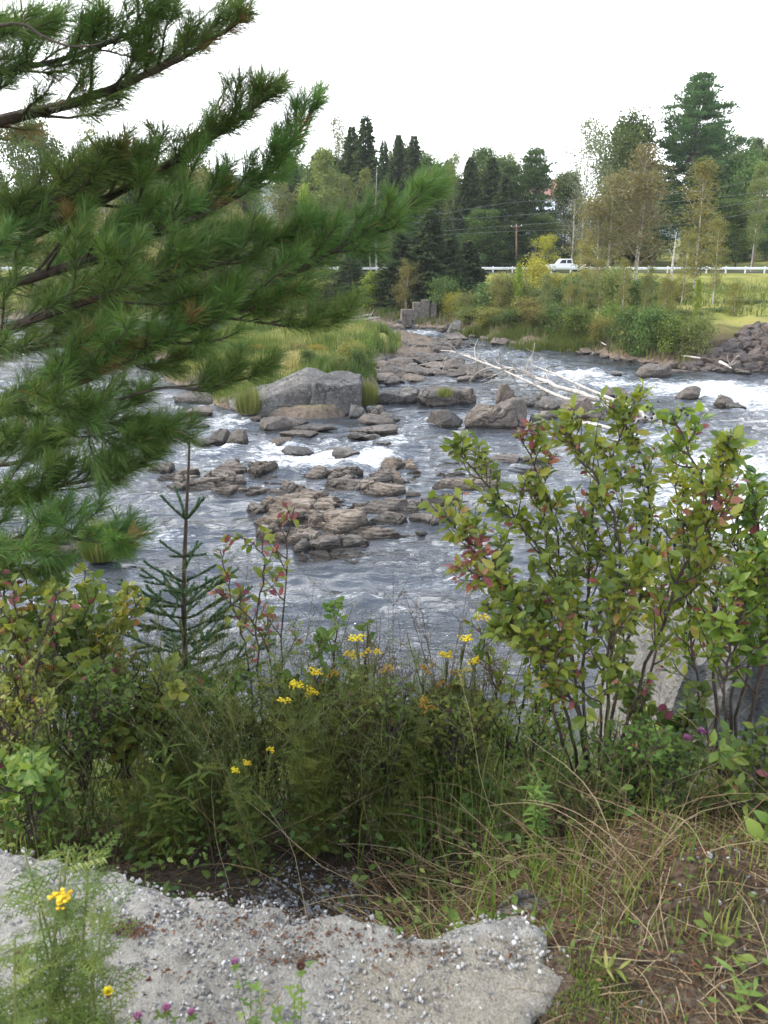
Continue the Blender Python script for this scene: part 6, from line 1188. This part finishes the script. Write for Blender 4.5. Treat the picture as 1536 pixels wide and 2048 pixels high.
# leaf crumbs and litter
P = []; 
for u, v, w, h, n in [(250, 1855, 90, 22, 200), (300, 1950, 200, 60, 40), (610, 1915, 130, 26, 80), (560, 1850, 200, 50, 70), (850, 1900, 200, 30, 50), (420, 1840, 160, 40, 50), (760, 1960, 300, 60, 25), (700, 1870, 300, 40, 110)]:
    c = np.array([px(a_, b_, SLABZ + .008) for a_, b_ in zip(u + r.normal(size=n) * w * .35, v + r.normal(size=n) * h * .35)]); P.append(c[ons(c[:, 0], c[:, 1])])
x, y = scatter_ground(12000, (.3, 2.4), (.8, 2.5), notslab); P.append(np.column_stack([x, y, H(x, y) + .006])); x, y = scatter_ground(2600, (-3, 1), (1.7, 3.2), notslab); P.append(np.column_stack([x, y, H(x, y) + .012])); P = np.concatenate(P); n = len(P)
b = Buf(); stamp(b, leaf_t(.5, .5, .3), LEAFQ, None, P, frames(np.column_stack([r.normal(size=(n, 2)), r.uniform(-.2, .3, n)]), np.tile([0, 0, 1.0], (n, 1)) + .5 * r.normal(size=(n, 3))), r.uniform(.004, .015, n), np.clip(r.normal(.35, .25, n), 0, 1)); stuff(b.build('leaf_litter', M['litter']), 'reddish brown leaf crumbs and litter on the slab and dirt', 'leaf litter')
# mossy stone chunk by the slab corner
o = rock_obj('stone_chunk', 211, 'greyrock', k=30.); p = px(1185, 2000, 5.36); o.location = (p[0], p[1], 5.335); o.scale = (.095, .075, .04); tag(o, 'pitted pale stone chunk lying at the slab corner in the dirt', 'rock')
o = rock_obj('stone_chunk', 212, 'greyrock', k=30.); p = px(1075, 1790, 5.3); o.location = (p[0] - .02, p[1] + .12, onb(p[0] - .02, p[1] + .12) + .010); o.scale = (.080, .06, .026); tag(o, 'pale stone half buried under dry grass behind the slab', 'rock')
for k, (u, v) in enumerate([(820, 1985), (560, 1990), (745, 1930), (1045, 1905)]):
    P = wood_path(r, px(u, v, SLABZ + .012), [r.uniform(-1, 1), r.uniform(-.6, .6), 0], r.uniform(.06, .12), 6, 0, .35); P[:, 2] = SLABZ + .010 + .004 * r.uniform(size=7); b = Buf(); tube(b, P, np.linspace(.0014, .0007, 7), 4); tag(b.build('fallen_twig', M['drystem']), ['dark bent twig on the sandy part of the slab', 'thin twig among the clover on the slab', 'twig lying at the edge of the sandy patch', 'twig near the back corner of the slab'][k], 'twig')

# moss at the slab corner and extra weeds on the dirt
c = px(1165, 1985, 5.38); n = 1500; x = c[0] + r.normal(size=n) * .07; y = c[1] + r.normal(size=n) * .05; ok = notslab(x, y); x, y = x[ok], y[ok]; n = len(x)
b = Buf(); stamp(b, BLADE, BLADEQ, BLADET, np.column_stack([x, y, H(x, y)]), *blades(r, np.column_stack([x, y, x]), r.uniform(.006, .016, n), np.full(n, .003)), r.uniform(.1, .6, n)); stuff(b.build('moss', M['grass']), 'olive moss cushion at the right corner of the slab', 'moss')
x, y = scatter_ground(1500, (.45, 2.4), (.9, 2.5), notslab); k_ = fbm(x * 2.2, y * 2.2, seed=88, o=3) + r.uniform(-.25, .25, len(x)) > .12; x, y = x[k_], y[k_]; n = len(x)
b = Buf(); stamp(b, OVAL, LEAFQ, None, np.column_stack([x, y, H(x, y) + r.uniform(.004, .05, n)]), frames(np.column_stack([r.normal(size=(n, 2)), r.uniform(-.1, .6, n)]), np.tile([0, -.3, 1.0], (n, 1)) + .4 * r.normal(size=(n, 3))), r.uniform(.008, .024, n), np.clip(r.normal(.35, .25, n), 0, 1)); stuff(b.build('ground_cover', M['herb']), 'small green weeds spreading over the dirt right of the slab', 'ground cover')
x, y = scatter_ground(1700, (.42, 2.6), (.9, 2.6), notslab); k_ = fbm(x * 1.8, y * 1.8, seed=89, o=3) + r.uniform(-.4, .4, len(x)) > .0; x, y = x[k_], y[k_]; n = len(x); P = np.column_stack([x, y, H(x, y)])
b = Buf(); stamp(b, BLADE, BLADEQ, BLADET, P, *blades(r, P, r.uniform(.03, .13, n), r.uniform(.002, .0042, n)), np.clip(r.normal(.45, .28, n), 0, 1)); stuff(b.build('dirt_grass', M['grass']), 'short sparse grass on the dirt right of the slab', 'grass')

# ------------------------------------------------------------------ camera, sky, sun
cam = bpy.data.cameras.new('camera'); co = bpy.data.objects.new('camera', cam); COL.objects.link(co)
co.location = (0, 0, CAMZ); co.rotation_euler = (PI / 2 - PITCH, 0, 0)
cam.sensor_fit = 'VERTICAL'; cam.sensor_height = 36.0; cam.sensor_width = 27.0; cam.lens = 36.0 * F / 2048.0
cam.clip_start = .05; cam.clip_end = 6000
cam.dof.use_dof = True; cam.dof.focus_distance = 16.0; cam.dof.aperture_fstop = 7.5
scene.camera = co
SUN_EL, SUN_AZ = math.radians(42), math.radians(-78)   # azimuth from +Y towards +X
S = Vector((math.sin(SUN_AZ) * math.cos(SUN_EL), math.cos(SUN_AZ) * math.cos(SUN_EL), math.sin(SUN_EL)))
ld = bpy.data.lights.new('sun', 'SUN'); ld.energy = 3.8; ld.angle = math.radians(2.0); ld.color = (1, .92, .78)
lo = bpy.data.objects.new('sun', ld); COL.objects.link(lo); lo.rotation_euler = S.to_track_quat('Z', 'Y').to_euler()
w = bpy.data.worlds.new('World'); scene.world = w; w.use_nodes = True; nt = w.node_tree; nt.nodes.clear()
out = nt.nodes.new('ShaderNodeOutputWorld')
sky = N(nt, 'ShaderNodeTexSky', sky_type='NISHITA', sun_disc=False); sky.sun_elevation = SUN_EL; sky.sun_rotation = SUN_AZ; sky.dust_density = 3.0; sky.air_density = 1.0
tc = N(nt, 'ShaderNodeTexCoord').outputs['Generated']
cl = N(nt, 'ShaderNodeTexNoise', {'Vector': N(nt, 'ShaderNodeMapping', {'Vector': tc, 'Scale': (1.2, 1.2, 3.5)}).outputs[0], 'Scale': 1.6, 'Detail': 6, 'Roughness': .55}).outputs['Fac']
zz = N(nt, 'ShaderNodeSeparateXYZ', {0: tc}).outputs[2]
low = N(nt, 'ShaderNodeMapRange', {0: zz, 1: .10, 2: .42, 3: .97, 4: .72}).outputs[0]
fac = math_(nt, 'ADD', low, math_(nt, 'MULTIPLY', math_(nt, 'SUBTRACT', cl, .5), 1.0), clamp=True)
veil = mix(nt, N(nt, 'ShaderNodeMapRange', {0: zz, 1: .24, 2: .58}).outputs[0], (21.0, 21.2, 21.6), (8.5, 10.2, 13.2))
colr = mix(nt, fac, sky.outputs[0], veil)
bg = N(nt, 'ShaderNodeBackground', {0: colr, 1: .15}); nt.links.new(bg.outputs[0], out.inputs[0])
scene.view_settings.view_transform = 'Standard'; scene.view_settings.look = 'None'; scene.view_settings.exposure = 0.55; scene.view_settings.gamma = 1.0
scene.cycles.max_bounces = 6; scene.cycles.diffuse_bounces = 3; scene.cycles.glossy_bounces = 3; scene.cycles.transmission_bounces = 4; scene.cycles.transparent_max_bounces = 4
scene.cycles.use_denoising = True
scene.cycles.caustics_reflective = False; scene.cycles.caustics_refractive = False

# thin summer haze over the valley
b = Buf(); x0, x1, y0, y1, z0, z1 = -2700, 2700, -70, 3100, -3, 260
b.add([(x0, y0, z0), (x1, y0, z0), (x1, y1, z0), (x0, y1, z0), (x0, y0, z1), (x1, y0, z1), (x1, y1, z1), (x0, y1, z1)], [[0, 3, 2, 1], [4, 5, 6, 7], [0, 1, 5, 4], [1, 2, 6, 5], [2, 3, 7, 6], [3, 0, 4, 7]])
m, nt, out = new_mat('haze_air'); vol = nt.nodes.new('ShaderNodeVolumePrincipled'); vol.inputs['Density'].default_value = .00018; vol.inputs['Color'].default_value = (.82, .88, .95, 1); nt.links.new(vol.outputs[0], out.inputs['Volume'])
o = b.build('haze', m); o['kind'] = 'stuff'; o['label'] = 'thin pale haze in the air over the river valley'; o['category'] = 'haze'
